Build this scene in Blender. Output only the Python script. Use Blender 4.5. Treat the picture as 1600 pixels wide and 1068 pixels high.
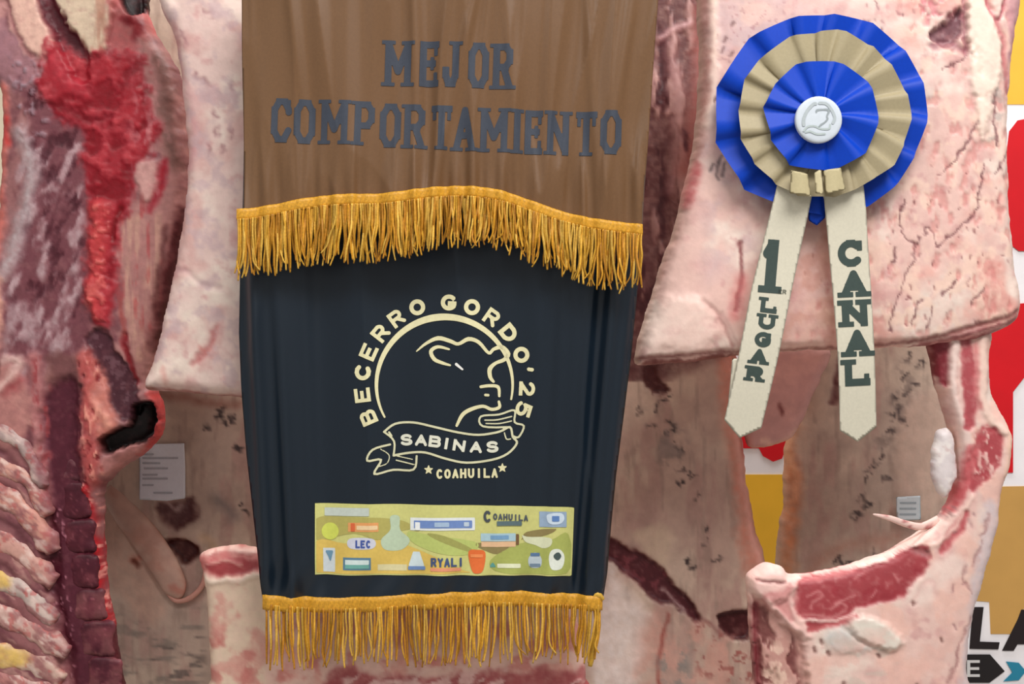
import bpy, math, random
import numpy as np
from mathutils import Vector

for o in list(bpy.data.objects):
    bpy.data.objects.remove(o, do_unlink=True)
scene = bpy.context.scene
COL = scene.collection
D = 2.2                     # camera distance to the banner plane (metres)

# ------------------------------------------------------------------ camera
cam_d = bpy.data.cameras.new('camera')
cam_d.sensor_width = 36.0
cam_d.lens = 36.0 * D / 1.6
cam_d.clip_start = 0.05
cam = bpy.data.objects.new('camera', cam_d)
COL.objects.link(cam)
cam.location = (0, -D, 0)
cam.rotation_euler = (math.radians(90), 0, 0)
scene.camera = cam

# ------------------------------------------------------------------ world, lamps, exposure
world = bpy.data.worlds.new('hall_light')
scene.world = world
world.use_nodes = True
bg = world.node_tree.nodes['Background']
bg.inputs[0].default_value = (1.0, 0.97, 0.94, 1)
bg.inputs[1].default_value = 0.36

def area_lamp(name, loc, target, size, power, colour):
    d = bpy.data.lights.new(name, 'AREA')
    d.shape = 'RECTANGLE'
    d.size, d.size_y = size
    d.energy = power
    d.color = colour
    o = bpy.data.objects.new(name, d)
    COL.objects.link(o)
    o.location = loc
    o.rotation_euler = (Vector(target) - Vector(loc)).to_track_quat('-Z', 'Y').to_euler()
    return o
area_lamp('ceiling_lamp', (0.9, -1.9, 2.3), (0.1, 0.05, 0.0), (1.8, 1.0), 98, (1.0, 0.97, 0.94))
area_lamp('ceiling_lamp.001', (-1.6, -2.2, 2.2), (-0.3, 0.1, 0.0), (1.4, 0.8), 26, (1.0, 0.96, 0.92))
area_lamp('added_backdrop_lamp', (0.55, 0.66, 2.2), (0.55, 1.06, 0.0), (2.0, 0.5), 62, (1.0, 0.97, 0.94))  # unseen lamp, added behind the sides to brighten the backdrop

vs = scene.view_settings
vs.view_transform = 'Standard'
vs.look = 'None'
vs.exposure = 0.0
vs.gamma = 1.0
vs.use_curve_mapping = False

# ------------------------------------------------------------------ numeric helpers
_rng = np.random.RandomState(7)
_TAB = _rng.rand(256, 256)

def vnoise(x, y, seed=0):
    x = x + seed * 17.31; y = y + seed * 9.77
    xi = np.floor(x).astype(int); yi = np.floor(y).astype(int)
    fx = x - xi; fy = y - yi
    fx = fx * fx * (3 - 2 * fx); fy = fy * fy * (3 - 2 * fy)
    a = _TAB[xi & 255, yi & 255]; b = _TAB[(xi + 1) & 255, yi & 255]
    c = _TAB[xi & 255, (yi + 1) & 255]; d = _TAB[(xi + 1) & 255, (yi + 1) & 255]
    return (a + (b - a) * fx) * (1 - fy) + (c + (d - c) * fx) * fy

def fbm(x, y, scale, seed=0, octv=4):
    s = 0; amp = 0.5; tot = 0; f = 1.0 / scale
    for k in range(octv):
        s = s + amp * vnoise(x * f, y * f, seed + k * 3); tot += amp
        amp *= 0.5; f *= 2.03
    return s / tot

def smooth(a, b, v):
    t = np.clip((v - a) / (b - a + 1e-9), 0, 1)
    return t * t * (3 - 2 * t)

def catmull(pts, closed=True, n=5):
    p = np.array(pts, float); m = len(p); out = []
    rng = range(m) if closed else range(m - 1)
    for i in rng:
        if closed:
            p0, p1, p2, p3 = p[(i - 1) % m], p[i], p[(i + 1) % m], p[(i + 2) % m]
        else:
            p0, p1, p2, p3 = p[max(i - 1, 0)], p[i], p[i + 1], p[min(i + 2, m - 1)]
        for k in range(n):
            t = k / n
            out.append(0.5 * (2 * p1 + (p2 - p0) * t + (2 * p0 - 5 * p1 + 4 * p2 - p3) * t * t + (3 * p1 - p0 - 3 * p2 + p3) * t ** 3))
    if not closed:
        out.append(p[-1])
    return np.array(out)

def poly_sd(x, y, pts):
    """signed distance to a closed polygon, positive inside"""
    p = np.asarray(pts, float)
    best = np.full(x.shape, 1e18); inside = np.zeros(x.shape, bool)
    for i in range(len(p)):
        ax, ay = p[i]; bx, by = p[(i + 1) % len(p)]
        ex, ey = bx - ax, by - ay
        L = ex * ex + ey * ey
        if L < 1e-12: continue
        t = np.clip(((x - ax) * ex + (y - ay) * ey) / L, 0, 1)
        dx = x - ax - t * ex; dy = y - ay - t * ey
        best = np.minimum(best, dx * dx + dy * dy)
        if ay != by:
            c = ((ay > y) != (by > y)) & (x < ex * (y - ay) / (by - ay) + ax)
            inside ^= c
    d = np.sqrt(best)
    return np.where(inside, d, -d)

def line_d(x, y, pts, w):
    """(distance - half width) to an open polyline; w number or list per point, positive inside"""
    p = np.asarray(pts, float)
    ws = np.full(len(p), float(w)) if np.isscalar(w) else np.asarray(w, float)
    best = np.full(x.shape, -1e18)
    for i in range(len(p) - 1):
        ax, ay = p[i]; ex, ey = p[i + 1] - p[i]
        L = ex * ex + ey * ey + 1e-12
        t = np.clip(((x - ax) * ex + (y - ay) * ey) / L, 0, 1)
        d = np.hypot(x - ax - t * ex, y - ay - t * ey)
        best = np.maximum(best, ws[i] + (ws[i + 1] - ws[i]) * t - d)
    return best

def srgb(c):
    c = np.asarray(c, float)
    if c.max() > 1.001: c = c / 255.0
    return np.where(c <= 0.04045, c / 12.92, ((c + 0.055) / 1.055) ** 2.4)

def to_world(px, py, yref):
    """photo plan (1 px = 1 mm at the banner) laid out on the vertical plane at depth yref"""
    k = (D + yref) / D / 1000.0
    return (px - 800.0) * k, (534.0 - py) * k

# ------------------------------------------------------------------ object helpers
def link(o, parent=None):
    COL.objects.link(o)
    if parent is not None: o.parent = parent
    return o

def tag(o, label, cat=None, group=None, kind=None):
    if label: o['label'] = label
    if cat: o['category'] = cat
    if group: o['group'] = group
    if kind: o['kind'] = kind
    return o

def empty(name, px, py, y, label, cat, group=None):
    o = bpy.data.objects.new(name, None)
    o.empty_display_size = 0.05
    link(o)
    tag(o, label, cat, group)
    return o

def make(name, verts, quads, mat, parent=None, cols=None, tris=None, smooth_=True):
    verts = np.asarray(verts, np.float32)
    faces = []
    me = bpy.data.meshes.new(name)
    quads = np.zeros((0, 4), np.int32) if quads is None else np.asarray(quads, np.int32).reshape(-1, 4)
    tris = np.zeros((0, 3), np.int32) if tris is None else np.asarray(tris, np.int32).reshape(-1, 3)
    nv = len(verts); nq = len(quads); nt = len(tris)
    me.vertices.add(nv); me.vertices.foreach_set('co', verts.ravel())
    me.loops.add(nq * 4 + nt * 3)
    me.loops.foreach_set('vertex_index', np.concatenate([quads.ravel(), tris.ravel()]).astype(np.int32))
    me.polygons.add(nq + nt)
    starts = np.concatenate([np.arange(nq) * 4, nq * 4 + np.arange(nt) * 3]).astype(np.int32)
    me.polygons.foreach_set('loop_start', starts)
    me.polygons.foreach_set('use_smooth', np.full(nq + nt, smooth_, bool))
    me.update(calc_edges=True); me.validate()
    if cols is not None:
        a = me.color_attributes.new('Col', 'FLOAT_COLOR', 'POINT')
        c4 = np.ones((nv, 4), np.float32); c4[:, :3] = cols
        a.data.foreach_set('color', c4.ravel())
    me.materials.append(mat)
    o = bpy.data.objects.new(name, me)
    return link(o, parent)

def grid_fill(sdfun, box, h):
    """mesh the region sd>0 with a square grid whose border is snapped to the outline"""
    x0, y0, x1, y1 = box
    nx = max(2, int(math.ceil((x1 - x0) / h)) + 1); ny = max(2, int(math.ceil((y1 - y0) / h)) + 1)
    gx = x0 + np.arange(nx) * h; gy = y0 + np.arange(ny) * h
    X, Y = np.meshgrid(gx, gy)
    S = sdfun(X.ravel(), Y.ravel()).reshape(X.shape)
    keepv = S > -0.45 * h
    cell = keepv[:-1, :-1] & keepv[1:, :-1] & keepv[:-1, 1:] & keepv[1:, 1:]
    idx = np.arange(nx * ny).reshape(ny, nx)
    q = np.stack([idx[:-1, :-1][cell], idx[:-1, 1:][cell], idx[1:, 1:][cell], idx[1:, :-1][cell]], 1)
    cnt = np.zeros(nx * ny, int); np.add.at(cnt, q.ravel(), 1)
    used = cnt > 0
    border = used & (cnt < 4)
    gy_, gx_ = np.gradient(S, h)
    xs = X.ravel().copy(); ys = Y.ravel().copy(); s = S.ravel(); gxx = gx_.ravel(); gyy = gy_.ravel()
    gl = np.hypot(gxx, gyy) + 1e-9
    mv = np.clip(s[border], -h, h)
    xs[border] -= mv * gxx[border] / gl[border]; ys[border] -= mv * gyy[border] / gl[border]
    s = np.where(border, 0.0, np.maximum(s, 0.02))
    rem = np.full(nx * ny, -1); rem[used] = np.arange(used.sum())
    return xs[used], ys[used], s[used], border[used], rem[q]

class Canvas:
    """albedo and relief of an organic surface, laid out in the photo plan"""
    def __init__(self, x, y, base):
        self.x, self.y = x, y
        self.c = np.tile(np.asarray(base, float) / 255.0, (len(x), 1))
        self.h = np.zeros(len(x))
        self.wx = (fbm(x, y, 26, 3) - .5) * 2; self.wy = (fbm(x, y, 26, 8) - .5) * 2
        self.br = fbm(x, y, 7, 23, 3)
        self.fx = (fbm(x, y, 8, 13, 2) - .5) * 2; self.fy = (fbm(x, y, 8, 18, 2) - .5) * 2
    def _apply(self, sel, m, colour, op, h):
        if colour is not None:
            a = np.clip(m * op * (.62 + .76 * self.br[sel]), 0, 1)[:, None]
            self.c[sel] = self.c[sel] * (1 - a) + (np.asarray(colour, float) / 255.0) * a
        if h: self.h[sel] += h * m
    def _sel(self, pts, pad):
        p = np.asarray(pts, float)
        return np.nonzero((self.x > p[:, 0].min() - pad) & (self.x < p[:, 0].max() + pad) & (self.y > p[:, 1].min() - pad) & (self.y < p[:, 1].max() + pad))[0]
    def poly(self, pts, colour, soft=6, op=1.0, warp=8, h=0, fine=4):
        s = self._sel(pts, soft + warp + fine + 2)
        if len(s) == 0: return
        sd = poly_sd(self.x[s] + self.wx[s] * warp + self.fx[s] * fine, self.y[s] + self.wy[s] * warp + self.fy[s] * fine, catmull(pts, True, 3))
        self._apply(s, smooth(-soft, soft, sd), colour, op, h)
    def line(self, pts, w, colour, soft=3, op=1.0, warp=6, h=0, fine=2):
        wm = w if np.isscalar(w) else max(w)
        s = self._sel(pts, wm + soft + warp + fine + 2)
        if len(s) == 0: return
        pp = catmull(pts, False, 4)
        ww = w if np.isscalar(w) else np.interp(np.linspace(0, 1, len(pp)), np.linspace(0, 1, len(w)), w)
        sd = line_d(self.x[s] + self.wx[s] * warp + self.fx[s] * fine, self.y[s] + self.wy[s] * warp + self.fy[s] * fine, pp, ww)
        self._apply(s, smooth(-soft * 1.35, soft * 1.35, sd), colour, op, h)
    def noise(self, colour, scale, lo, hi, op=1.0, seed=0, region=None, soft=15, sx=1.0, sy=1.0, h=0, octv=4, rot=0):
        if region is not None:
            s = self._sel(region, soft + 12)
        else:
            s = np.arange(len(self.x))
        if len(s) == 0: return
        x, y = self.x[s], self.y[s]
        if rot:
            ca, sa = math.cos(rot), math.sin(rot)
            x, y = x * ca + y * sa, -x * sa + y * ca
        m = smooth(lo, hi, fbm(x / sx, y / sy, scale, seed, octv))
        if region is not None:
            m = m * smooth(-soft, soft, poly_sd(self.x[s] + self.wx[s] * 8, self.y[s] + self.wy[s] * 8, np.asarray(region, float)))
        self._apply(s, m, colour, op, h)
    def spots(self, n, box, r, colour, seed, op=.9, stretch=2.0, h=-1.0):
        rr = random.Random(seed)
        for k in range(n):
            a = rr.uniform(box[0], box[2]); b = rr.uniform(box[1], box[3]); q = rr.uniform(*r); an = rr.gauss(1.4, .5); L = q * rr.uniform(0.3, stretch)
            self.line([(a - math.cos(an) * L, b - math.sin(an) * L), (a + math.cos(an) * L, b + math.sin(an) * L)], q * .55, colour, soft=q * .7, op=op * rr.uniform(.5, 1), warp=3, h=h)

def slab(name, outline, yref, tf, tb, r1, r2, h, paint, mat, parent=None, base=(200, 170, 160), edge=2.0, mix=.5, smoothed=True, gain=1.0, back=1.0):
    """closed solid: front relief + back, joined along the outline. tf, tb, relief in mm"""
    pts = catmull(outline, True, 5) if smoothed else np.asarray(outline, float)
    def sdf(x, y):
        if edge:
            x = x + (fbm(x, y, 22, 31) - .5) * 2 * edge * 1.6; y = y + (fbm(x, y, 22, 37) - .5) * 2 * edge * 1.6
        return poly_sd(x, y, pts)
    box = (pts[:, 0].min() - h, pts[:, 1].min() - h, pts[:, 0].max() + h, pts[:, 1].max() + h)
    x, y, s, bd, q = grid_fill(sdf, box, h)
    rd = lambda r: np.sqrt(np.clip(1 - (1 - np.clip(s / r, 0, 1)) ** 2, 0, 1))
    f = mix * rd(r1) + (1 - mix) * rd(r2)
    cv = Canvas(x, y, base)
    if paint: paint(cv)
    fade = smooth(0, 9, s)
    yf = yref - (tf * f + cv.h * fade) / 1000.0
    yb = yref + tb * f / 1000.0
    yf = np.minimum(yf, yb - 0.002 * (~bd)); yf = np.where(bd, yref, yf); yb = np.where(bd, yref, yb)
    X, Z = to_world(x, y, yref)
    n = len(x)
    bidx = np.arange(n) + n; inner = np.nonzero(~bd)[0]
    rem = np.arange(n); rem[inner] = n + np.arange(len(inner))
    V = np.concatenate([np.stack([X, yf, Z], 1), np.stack([X, yb, Z], 1)[inner]])
    Q = np.concatenate([q[:, ::-1], rem[q]])
    Q = Q[:, ::-1]
    lin = np.clip(srgb(np.clip(cv.c, 0, 1)) * gain, 0, .95)
    C = np.concatenate([lin, lin[inner] * back])
    o = make(name, V, Q, mat, parent, C)
    return o

def tube(name, path, radii, mat, parent=None, colour=(200, 150, 140), sides=10, cfun=None, flat=1.0, raw=False):
    """tapered closed tube through (px, py, y) points"""
    P = catmull(path, False, 5)
    R = np.interp(np.linspace(0, 1, len(P)), np.linspace(0, 1, len(radii)), radii)
    W = np.array([[*((lambda a: (a[0], p[2], a[1]))(to_world(p[0], p[1], p[2])))] for p in P])
    V = []; Q = []; T = []
    up = np.array([0, 1.0, 0])
    for i in range(len(W)):
        t = W[min(i + 1, len(W) - 1)] - W[max(i - 1, 0)]; t /= np.linalg.norm(t) + 1e-9
        a = np.cross(t, up); a /= np.linalg.norm(a) + 1e-9
        b = np.cross(a, t)
        for k in range(sides):
            an = 2 * math.pi * k / sides
            V.append(W[i] + (a * math.cos(an) + b * math.sin(an) * flat) * R[i] / 1000.0)
    for i in range(len(W) - 1):
        for k in range(sides):
            k2 = (k + 1) % sides
            Q.append((i * sides + k, i * sides + k2, (i + 1) * sides + k2, (i + 1) * sides + k))
    V.append(W[0]); V.append(W[-1]); a0 = len(V) - 2; a1 = a0 + 1; L = (len(W) - 1) * sides
    for k in range(sides):
        k2 = (k + 1) % sides
        T.append((a0, k2, k)); T.append((a1, L + k, L + k2))
    V = np.array(V)
    if raw: return V, np.array(Q), np.array(T)
    kx = 1000 * D / (D + V[:, 1])
    px = V[:, 0] * kx + 800; py = 534 - V[:, 2] * kx
    cv = Canvas(px, py, colour)
    if cfun: cfun(cv)
    return make(name, V, Q, mat, parent, srgb(np.clip(cv.c, 0, 1)), T)

# ------------------------------------------------------------------ materials
def nodes_of(m):
    m.use_nodes = True
    nt = m.node_tree
    return nt, nt.nodes['Principled BSDF']

def surf_mat(name, rough=.5, colour=None, grain=.12, gscale=120, bump=.2, bscale=90, spec=.5, sheen=0, bdist=.002, coat=0, sss=0):
    m = bpy.data.materials.new(name)
    nt, b = nodes_of(m)
    tc = nt.nodes.new('ShaderNodeTexCoord')
    if colour is None:
        at = nt.nodes.new('ShaderNodeAttribute'); at.attribute_name = 'Col'; src = at.outputs['Color']
    else:
        rgb = nt.nodes.new('ShaderNodeRGB'); rgb.outputs[0].default_value = (*srgb(colour), 1); src = rgb.outputs[0]
    n = nt.nodes.new('ShaderNodeTexNoise'); n.inputs['Scale'].default_value = gscale; n.inputs['Detail'].default_value = 5
    nt.links.new(tc.outputs['Object'], n.inputs['Vector'])
    mr = nt.nodes.new('ShaderNodeMapRange'); mr.inputs['From Min'].default_value = .3; mr.inputs['From Max'].default_value = .7
    mr.inputs['To Min'].default_value = 1 - grain; mr.inputs['To Max'].default_value = 1 + grain
    nt.links.new(n.outputs['Fac'], mr.inputs['Value'])
    mx = nt.nodes.new('ShaderNodeMix'); mx.data_type = 'RGBA'; mx.blend_type = 'MULTIPLY'; mx.inputs['Factor'].default_value = 1
    nt.links.new(src, mx.inputs[6]); nt.links.new(mr.outputs[0], mx.inputs[7])
    nt.links.new(mx.outputs[2], b.inputs['Base Color'])
    b.inputs['Roughness'].default_value = rough
    b.inputs['Specular IOR Level'].default_value = spec
    b.inputs['Sheen Weight'].default_value = sheen
    b.inputs['Coat Weight'].default_value = coat
    b.inputs['Coat Roughness'].default_value = .25
    if sss:
        b.inputs['Subsurface Weight'].default_value = sss
        b.inputs['Subsurface Radius'].default_value = (.012, .005, .003)
        b.inputs['Subsurface Scale'].default_value = 1.0
    if bump:
        n2 = nt.nodes.new('ShaderNodeTexNoise'); n2.inputs['Scale'].default_value = bscale; n2.inputs['Detail'].default_value = 4
        nt.links.new(tc.outputs['Object'], n2.inputs['Vector'])
        bp = nt.nodes.new('ShaderNodeBump'); bp.inputs['Strength'].default_value = bump; bp.inputs['Distance'].default_value = bdist
        nt.links.new(n2.outputs['Fac'], bp.inputs['Height']); nt.links.new(bp.outputs[0], b.inputs['Normal'])
    return m

M_FAT = surf_mat('carcass_fat', .5, None, .06, 60, .22, 55, .4, bdist=.004)
M_MEAT = surf_mat('raw_meat', .48, None, .12, 80, .25, 70, .28, bdist=.004)
M_SKIN = surf_mat('carcass_membrane', .5, None, .10, 40, .3, 55, .35, bdist=.004)
M_BROWN = surf_mat('brown_satin', .34, None, .05, 250, .05, 400, .5, sheen=.05, bdist=.0006)
M_NAVY = surf_mat('navy_satin', .34, None, .06, 250, .05, 400, .5, sheen=.0, bdist=.0006)
M_GOLD = surf_mat('gold_thread', .5, None, .18, 300, .3, 500, .4, bdist=.001)
M_PRINT = surf_mat('print_ink', .6, None, .05, 200, 0, 50, .3)
M_FOIL = surf_mat('foil_print', .45, None, .06, 200, 0, 50, .4)
M_RIBBON = surf_mat('rosette_ribbon', .5, None, .04, 250, .05, 500, .25, sheen=.0, bdist=.0004)
M_PAPER = surf_mat('paper', .6, None, .03, 150, 0, 50, .3)
M_VINYL = surf_mat('backdrop_vinyl', .5, None, .04, 15, 0, 50, .3)
M_WALL = surf_mat('painted_wall', .7, (205, 192, 170), .05, 6, .1, 40, .3)
M_FLOOR = surf_mat('sealed_floor', .4, (170, 165, 158), .08, 8, .1, 60, .4)

# ================================================================== the setting
def box_mesh(name, x0, x1, y0, y1, z0, z1, mat, parent=None, cols=None):
    V = [(x, y, z) for x in (x0, x1) for y in (y0, y1) for z in (z0, z1)]
    Q = [(0, 1, 3, 2), (4, 6, 7, 5), (0, 4, 5, 1), (2, 3, 7, 6), (0, 2, 6, 4), (1, 5, 7, 3)]
    c = None if cols is None else np.tile(srgb(cols), (8, 1))
    return make(name, V, Q, mat, parent, c, smooth_=False)
w = box_mesh('wall_back', -3.2, 3.2, 1.60, 1.70, -1.25, 2.6, M_WALL); tag(w, 'pale beige wall behind the hanging sides', None, None, 'structure')
f = box_mesh('floor', -3.2, 3.2, -2.9, 1.60, -1.35, -1.25, M_FLOOR); tag(f, 'grey sealed floor under the hanging sides', None, None, 'structure')

# ---- printed backdrop: a vinyl sheet with flat print, standing 1.1 m behind the banners
YB = 1.10
def plate(name, pts, y, thick, colour, mat, parent=None, h=None, smoothed=False):
    """flat shape with thickness laid out in the photo plan at depth y (front face)"""
    p = catmull(pts, True, 4) if smoothed else np.asarray(pts, float)
    X, Z = to_world(p[:, 0], p[:, 1], y)
    n = len(p)
    V = np.concatenate([np.stack([X, np.full(n, y), Z], 1), np.stack([X, np.full(n, y + thick), Z], 1)])
    me = bpy.data.meshes.new(name)
    F = [tuple(range(n)), tuple(range(2 * n - 1, n - 1, -1))] + [(i, i + n, (i + 1) % n + n, (i + 1) % n) for i in range(n)]
    me.from_pydata([tuple(v) for v in V], [], F); me.update()
    a = me.color_attributes.new('Col', 'FLOAT_COLOR', 'POINT')
    c4 = np.ones((2 * n, 4), np.float32); c4[:, :3] = srgb(colour); a.data.foreach_set('color', c4.ravel())
    me.materials.append(mat)
    o = bpy.data.objects.new(name, me)
    return link(o, parent)
bd = empty('printed_backdrop', 1300, 600, YB, 'large printed vinyl backdrop in yellow, white and red behind the carcasses', 'backdrop')
plate('vinyl_sheet', [(1010, -260), (2050, -260), (2050, 1420), (1010, 1420)], YB, .004, (238, 236, 240), M_VINYL, bd)
e = .0015
plate('yellow_panel', [(1010, -250), (2040, -250), (2040, 163), (1010, 163)], YB - e, e, (226, 172, 58), M_VINYL, bd)
plate('red_letter', [(1577, 205), (1590, 188), (1620, 182), (1760, 182), (1760, 392), (1592, 392), (1579, 382), (1572, 330), (1570, 260)], YB - 2 * e, e, (198, 12, 26), M_VINYL, bd)
plate('red_letter', [(1452, 486), (1640, 470), (1640, 560), (1600, 590), (1583, 612), (1583, 738), (1452, 738)], YB - 2 * e, e, (205, 14, 28), M_VINYL, bd)
plate('red_letter', [(1090, 560), (1228, 560), (1228, 700), (1222, 716), (1208, 721), (1192, 712), (1186, 700), (1090, 700)], YB - 2 * e, e, (205, 16, 30), M_VINYL, bd)
plate('yellow_panel', [(1010, 741), (1420, 741), (1420, 1180), (1010, 1180)], YB - e, e, (236, 184, 52), M_VINYL, bd)
plate('ochre_panel', [(1420, 762), (2040, 752), (2040, 935), (1606, 935), (1584, 990), (1548, 990), (1546, 940), (1420, 930)], YB - e, e, (196, 152, 84), M_VINYL, bd)
DARK = (34, 26, 28)
plate('letter', [(1520, 948), (1537, 948), (1531, 1002), (1562, 1003), (1560, 1014), (1515, 1013)], YB - 2 * e, e, DARK, M_VINYL, bd)
lt = plate('letter', [(1596, 952), (1618, 952), (1650, 1016), (1630, 1016), (1622, 1006), (1590, 1006), (1584, 1016), (1566, 1016), (1590, 968)], YB - 2 * e, e, DARK, M_VINYL, bd)
ar = plate('arrow_plate', [(1470, 1022), (1547, 1022), (1570, 1048), (1546, 1066), (1470, 1066)], YB - 2 * e, e, (30, 26, 28), M_VINYL, bd)
plate('letter', [(1511, 1031), (1531, 1031), (1531, 1035), (1516, 1035), (1516, 1042), (1530, 1042), (1530, 1046), (1516, 1046), (1516, 1053), (1531, 1053), (1531, 1057), (1511, 1057)], YB - 3 * e, e, (205, 205, 205), M_VINYL, ar)
plate('chevron', [(1572, 1033), (1592, 1035), (1603, 1048), (1592, 1062), (1568, 1064), (1582, 1050)], YB - 2 * e, e, (40, 130, 160), M_VINYL, bd)

# ================================================================== carcasses
MARK = (58, 46, 46)
def ink(c, p, w):
    """smudged stamp mark: a few broken dabs"""
    rr = random.Random(int(p[0][0] * 7 + p[0][1]))
    for k in range(3):
        a = rr.uniform(0, 1); x = p[0][0] + (p[1][0] - p[0][0]) * a + rr.gauss(0, 3.5); y = p[0][1] + (p[1][1] - p[0][1]) * a + rr.gauss(0, 3.5)
        t = rr.uniform(0, 3.1); L = rr.uniform(1, 4)
        c.line([(x - L * math.cos(t), y - L * math.sin(t)), (x + L * math.cos(t), y + L * math.sin(t))], w * rr.uniform(.25, .7), MARK, 1.8, rr.uniform(.6, 1), 6, 0, 5)
# ---- A: left side, seen from inside, with spine and ribs
A = empty('beef_side', 150, 0, .11, 'blood-red opened beef side at the left edge, with bare spine and rib rows', 'beef side', 'hanging beef sides')
RIBS = [((-66, 636), (0, 672), (40, 700), (62, 742), (70, 760), 9, (186, 162, 158), None),
        ((-66, 690), (0, 728), (42, 748), (68, 790), (76, 806), 11, (204, 152, 138), None),
        ((-66, 742), (0, 772), (34, 796), (68, 836), (84, 862), 14, (206, 148, 134), None),
        ((-66, 812), (0, 842), (34, 864), (66, 894), (86, 910), 13, (208, 158, 146), None),
        ((-66, 872), (0, 906), (36, 922), (62, 950), (88, 968), 12, (196, 176, 168), [(-20, 880), (12, 890), (14, 915), (-20, 915)]),
        ((-66, 930), (0, 958), (40, 978), (72, 998), (106, 1020), 13, (208, 166, 156), None),
        ((-66, 1000), (0, 1022), (36, 1030), (66, 1040), (96, 1064), 14, (206, 172, 158), [(-30, 1000), (40, 1016), (42, 1040), (-30, 1046)]),
        ((-66, 1056), (0, 1062), (40, 1070), (84, 1082), (120, 1110), 12, (190, 130, 124), None)]
def paint_a(c):
    c.noise((178, 128, 124), 45, .42, .7, .8, 1)
    c.noise((112, 62, 70), 30, .5, .75, .7, 2)
    # upper left mauve sheet
    c.poly([(-40, 30), (40, 55), (78, 120), (80, 165), (30, 140), (-40, 120)], (158, 112, 120), 8, .9)
    c.poly([(-60, -60), (20, -60), (24, 10), (0, 70), (-60, 60)], (205, 150, 145), 10, .8)
    c.poly([(15, -40), (75, -40), (88, 30), (106, 72), (90, 97), (66, 96), (46, 72), (30, 38)], (218, 176, 160), 6, 1, h=6)
    c.line([(24, 5), (44, 62), (66, 96)], 3, (150, 90, 95), 3, .8, h=-4)
    # maroon muscle band and pale tendon
    c.line([(78, -30), (92, 25), (112, 60), (134, 95), (142, 128)], [11, 14, 15, 18, 12], (78, 16, 28), 4, .95, h=-10)
    c.poly([(98, -40), (182, -40), (186, 60), (180, 92), (158, 102), (140, 72), (118, 40)], (204, 182, 158), 4, 1, h=10)
    c.noise((176, 128, 108), 14, .5, .68, .8, 5, [(140, -40), (190, -40), (188, 95), (150, 95)], 8, 1, 5)
    c.poly([(180, -40), (240, -40), (250, 60), (232, 92), (190, 92), (182, 40)], (176, 92, 92), 6, .9)
    c.line([(206, 44), (228, 46), (222, 68)], 6, (128, 22, 32), 4, .9)
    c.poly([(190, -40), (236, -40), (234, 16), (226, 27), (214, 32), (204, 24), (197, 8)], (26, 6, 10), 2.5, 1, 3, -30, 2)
    # pale mauve sheet at the right rim
    c.poly([(226, 70), (262, 80), (280, 150), (292, 240), (290, 350), (262, 450), (250, 560), (232, 600), (214, 560), (205, 450), (222, 330), (262, 260), (245, 160)], (168, 118, 114), 8, .95)
    c.noise((192, 148, 132), 16, .45, .65, .8, 6, [(200, 340), (262, 340), (250, 560), (212, 560)], 8, .7, 5)
    c.line([(258, 95), (268, 150), (272, 200), (284, 260)], 9, (120, 84, 78), 6, .8)
    # marbled maroon field left of the spine
    c.poly([(48, 140), (90, 170), (150, 180), (156, 250), (158, 320), (152, 420), (150, 540), (60, 560), (20, 500), (40, 400), (72, 290), (62, 200)], (112, 62, 70), 10, .95)
    c.noise((180, 150, 154), 20, .46, .74, .85, 7, [(50, 200), (150, 220), (150, 560), (20, 600), (30, 400)], 12, .8, 1.6, h=1.5, rot=.35)
    c.noise((66, 22, 32), 17, .5, .74, .8, 8, [(50, 130), (150, 180), (150, 500), (40, 520)], 12, .8, 1.7, h=-1.5, rot=.35)
    c.noise((152, 128, 138), 9, .55, .7, .7, 31, [(30, 100), (80, 110), (100, 220), (50, 230)], 10, 1, 1.2, h=3)
    # left pink and silver strips
    c.line([(16, 150), (14, 220), (12, 300), (6, 380), (-10, 460)], [10, 13, 11, 13, 16], (205, 112, 102), 6, .95, h=6)
    c.line([(22, 190), (26, 225)], 7, (190, 60, 58), 5, .8)
    c.line([(48, 215), (66, 260), (62, 310), (44, 380), (24, 430)], [7, 10, 11, 11, 9], (178, 160, 162), 8, .85, h=4)
    c.poly([(-60, 400), (10, 420), (22, 470), (14, 540), (-10, 600), (-60, 620)], (214, 158, 138), 8, .9, h=4)
    # blood
    blood = [(86, 82), (112, 78), (150, 104), (187, 92), (226, 92), (240, 150), (258, 212), (244, 250), (222, 260), (212, 320), (196, 400), (192, 450), (178, 500), (160, 505), (150, 450), (154, 400), (162, 318), (150, 255), (146, 212), (94, 174), (80, 142)]
    c.poly(blood, (168, 66, 72), 16, .75, 14, 0, 8)
    c.poly(blood, (152, 30, 42), 9, .95, 14, 4, 9)
    c.noise((118, 4, 20), 30, .46, .64, .85, 9, blood, 10, h=-2)
    c.noise((190, 72, 78), 18, .48, .76, .6, 10, blood, 8, h=2)
    c.line([(95, 100), (118, 128), (142, 150)], 9, (186, 56, 68), 10, .8, h=3)
    c.line([(94, 172), (122, 176), (150, 196), (190, 190)], 5, (110, 10, 24), 5, .8, h=-2)
    c.line([(170, 330), (166, 400), (162, 450), (164, 490)], [13, 13, 11, 8], (186, 62, 64), 7, .9, h=6)
    c.noise((214, 110, 102), 9, .5, .7, .6, 11, [(150, 310), (190, 310), (182, 500), (150, 500)], 6, h=3)
    c.line([(202, 330), (194, 350), (190, 380)], 4, (110, 6, 16), 3, .9, h=-4)
    c.poly([(226, 262), (256, 258), (262, 285), (240, 318), (228, 300)], (202, 154, 148), 6, .85, h=5)
    c.line([(268, 262), (262, 300), (246, 330)], 6, (150, 24, 40), 5, .85)
    c.line([(268, 360), (258, 430), (250, 480)], 5, (84, 40, 40), 4, .7)  # dark line painted in for shade along the seam with side B
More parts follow.
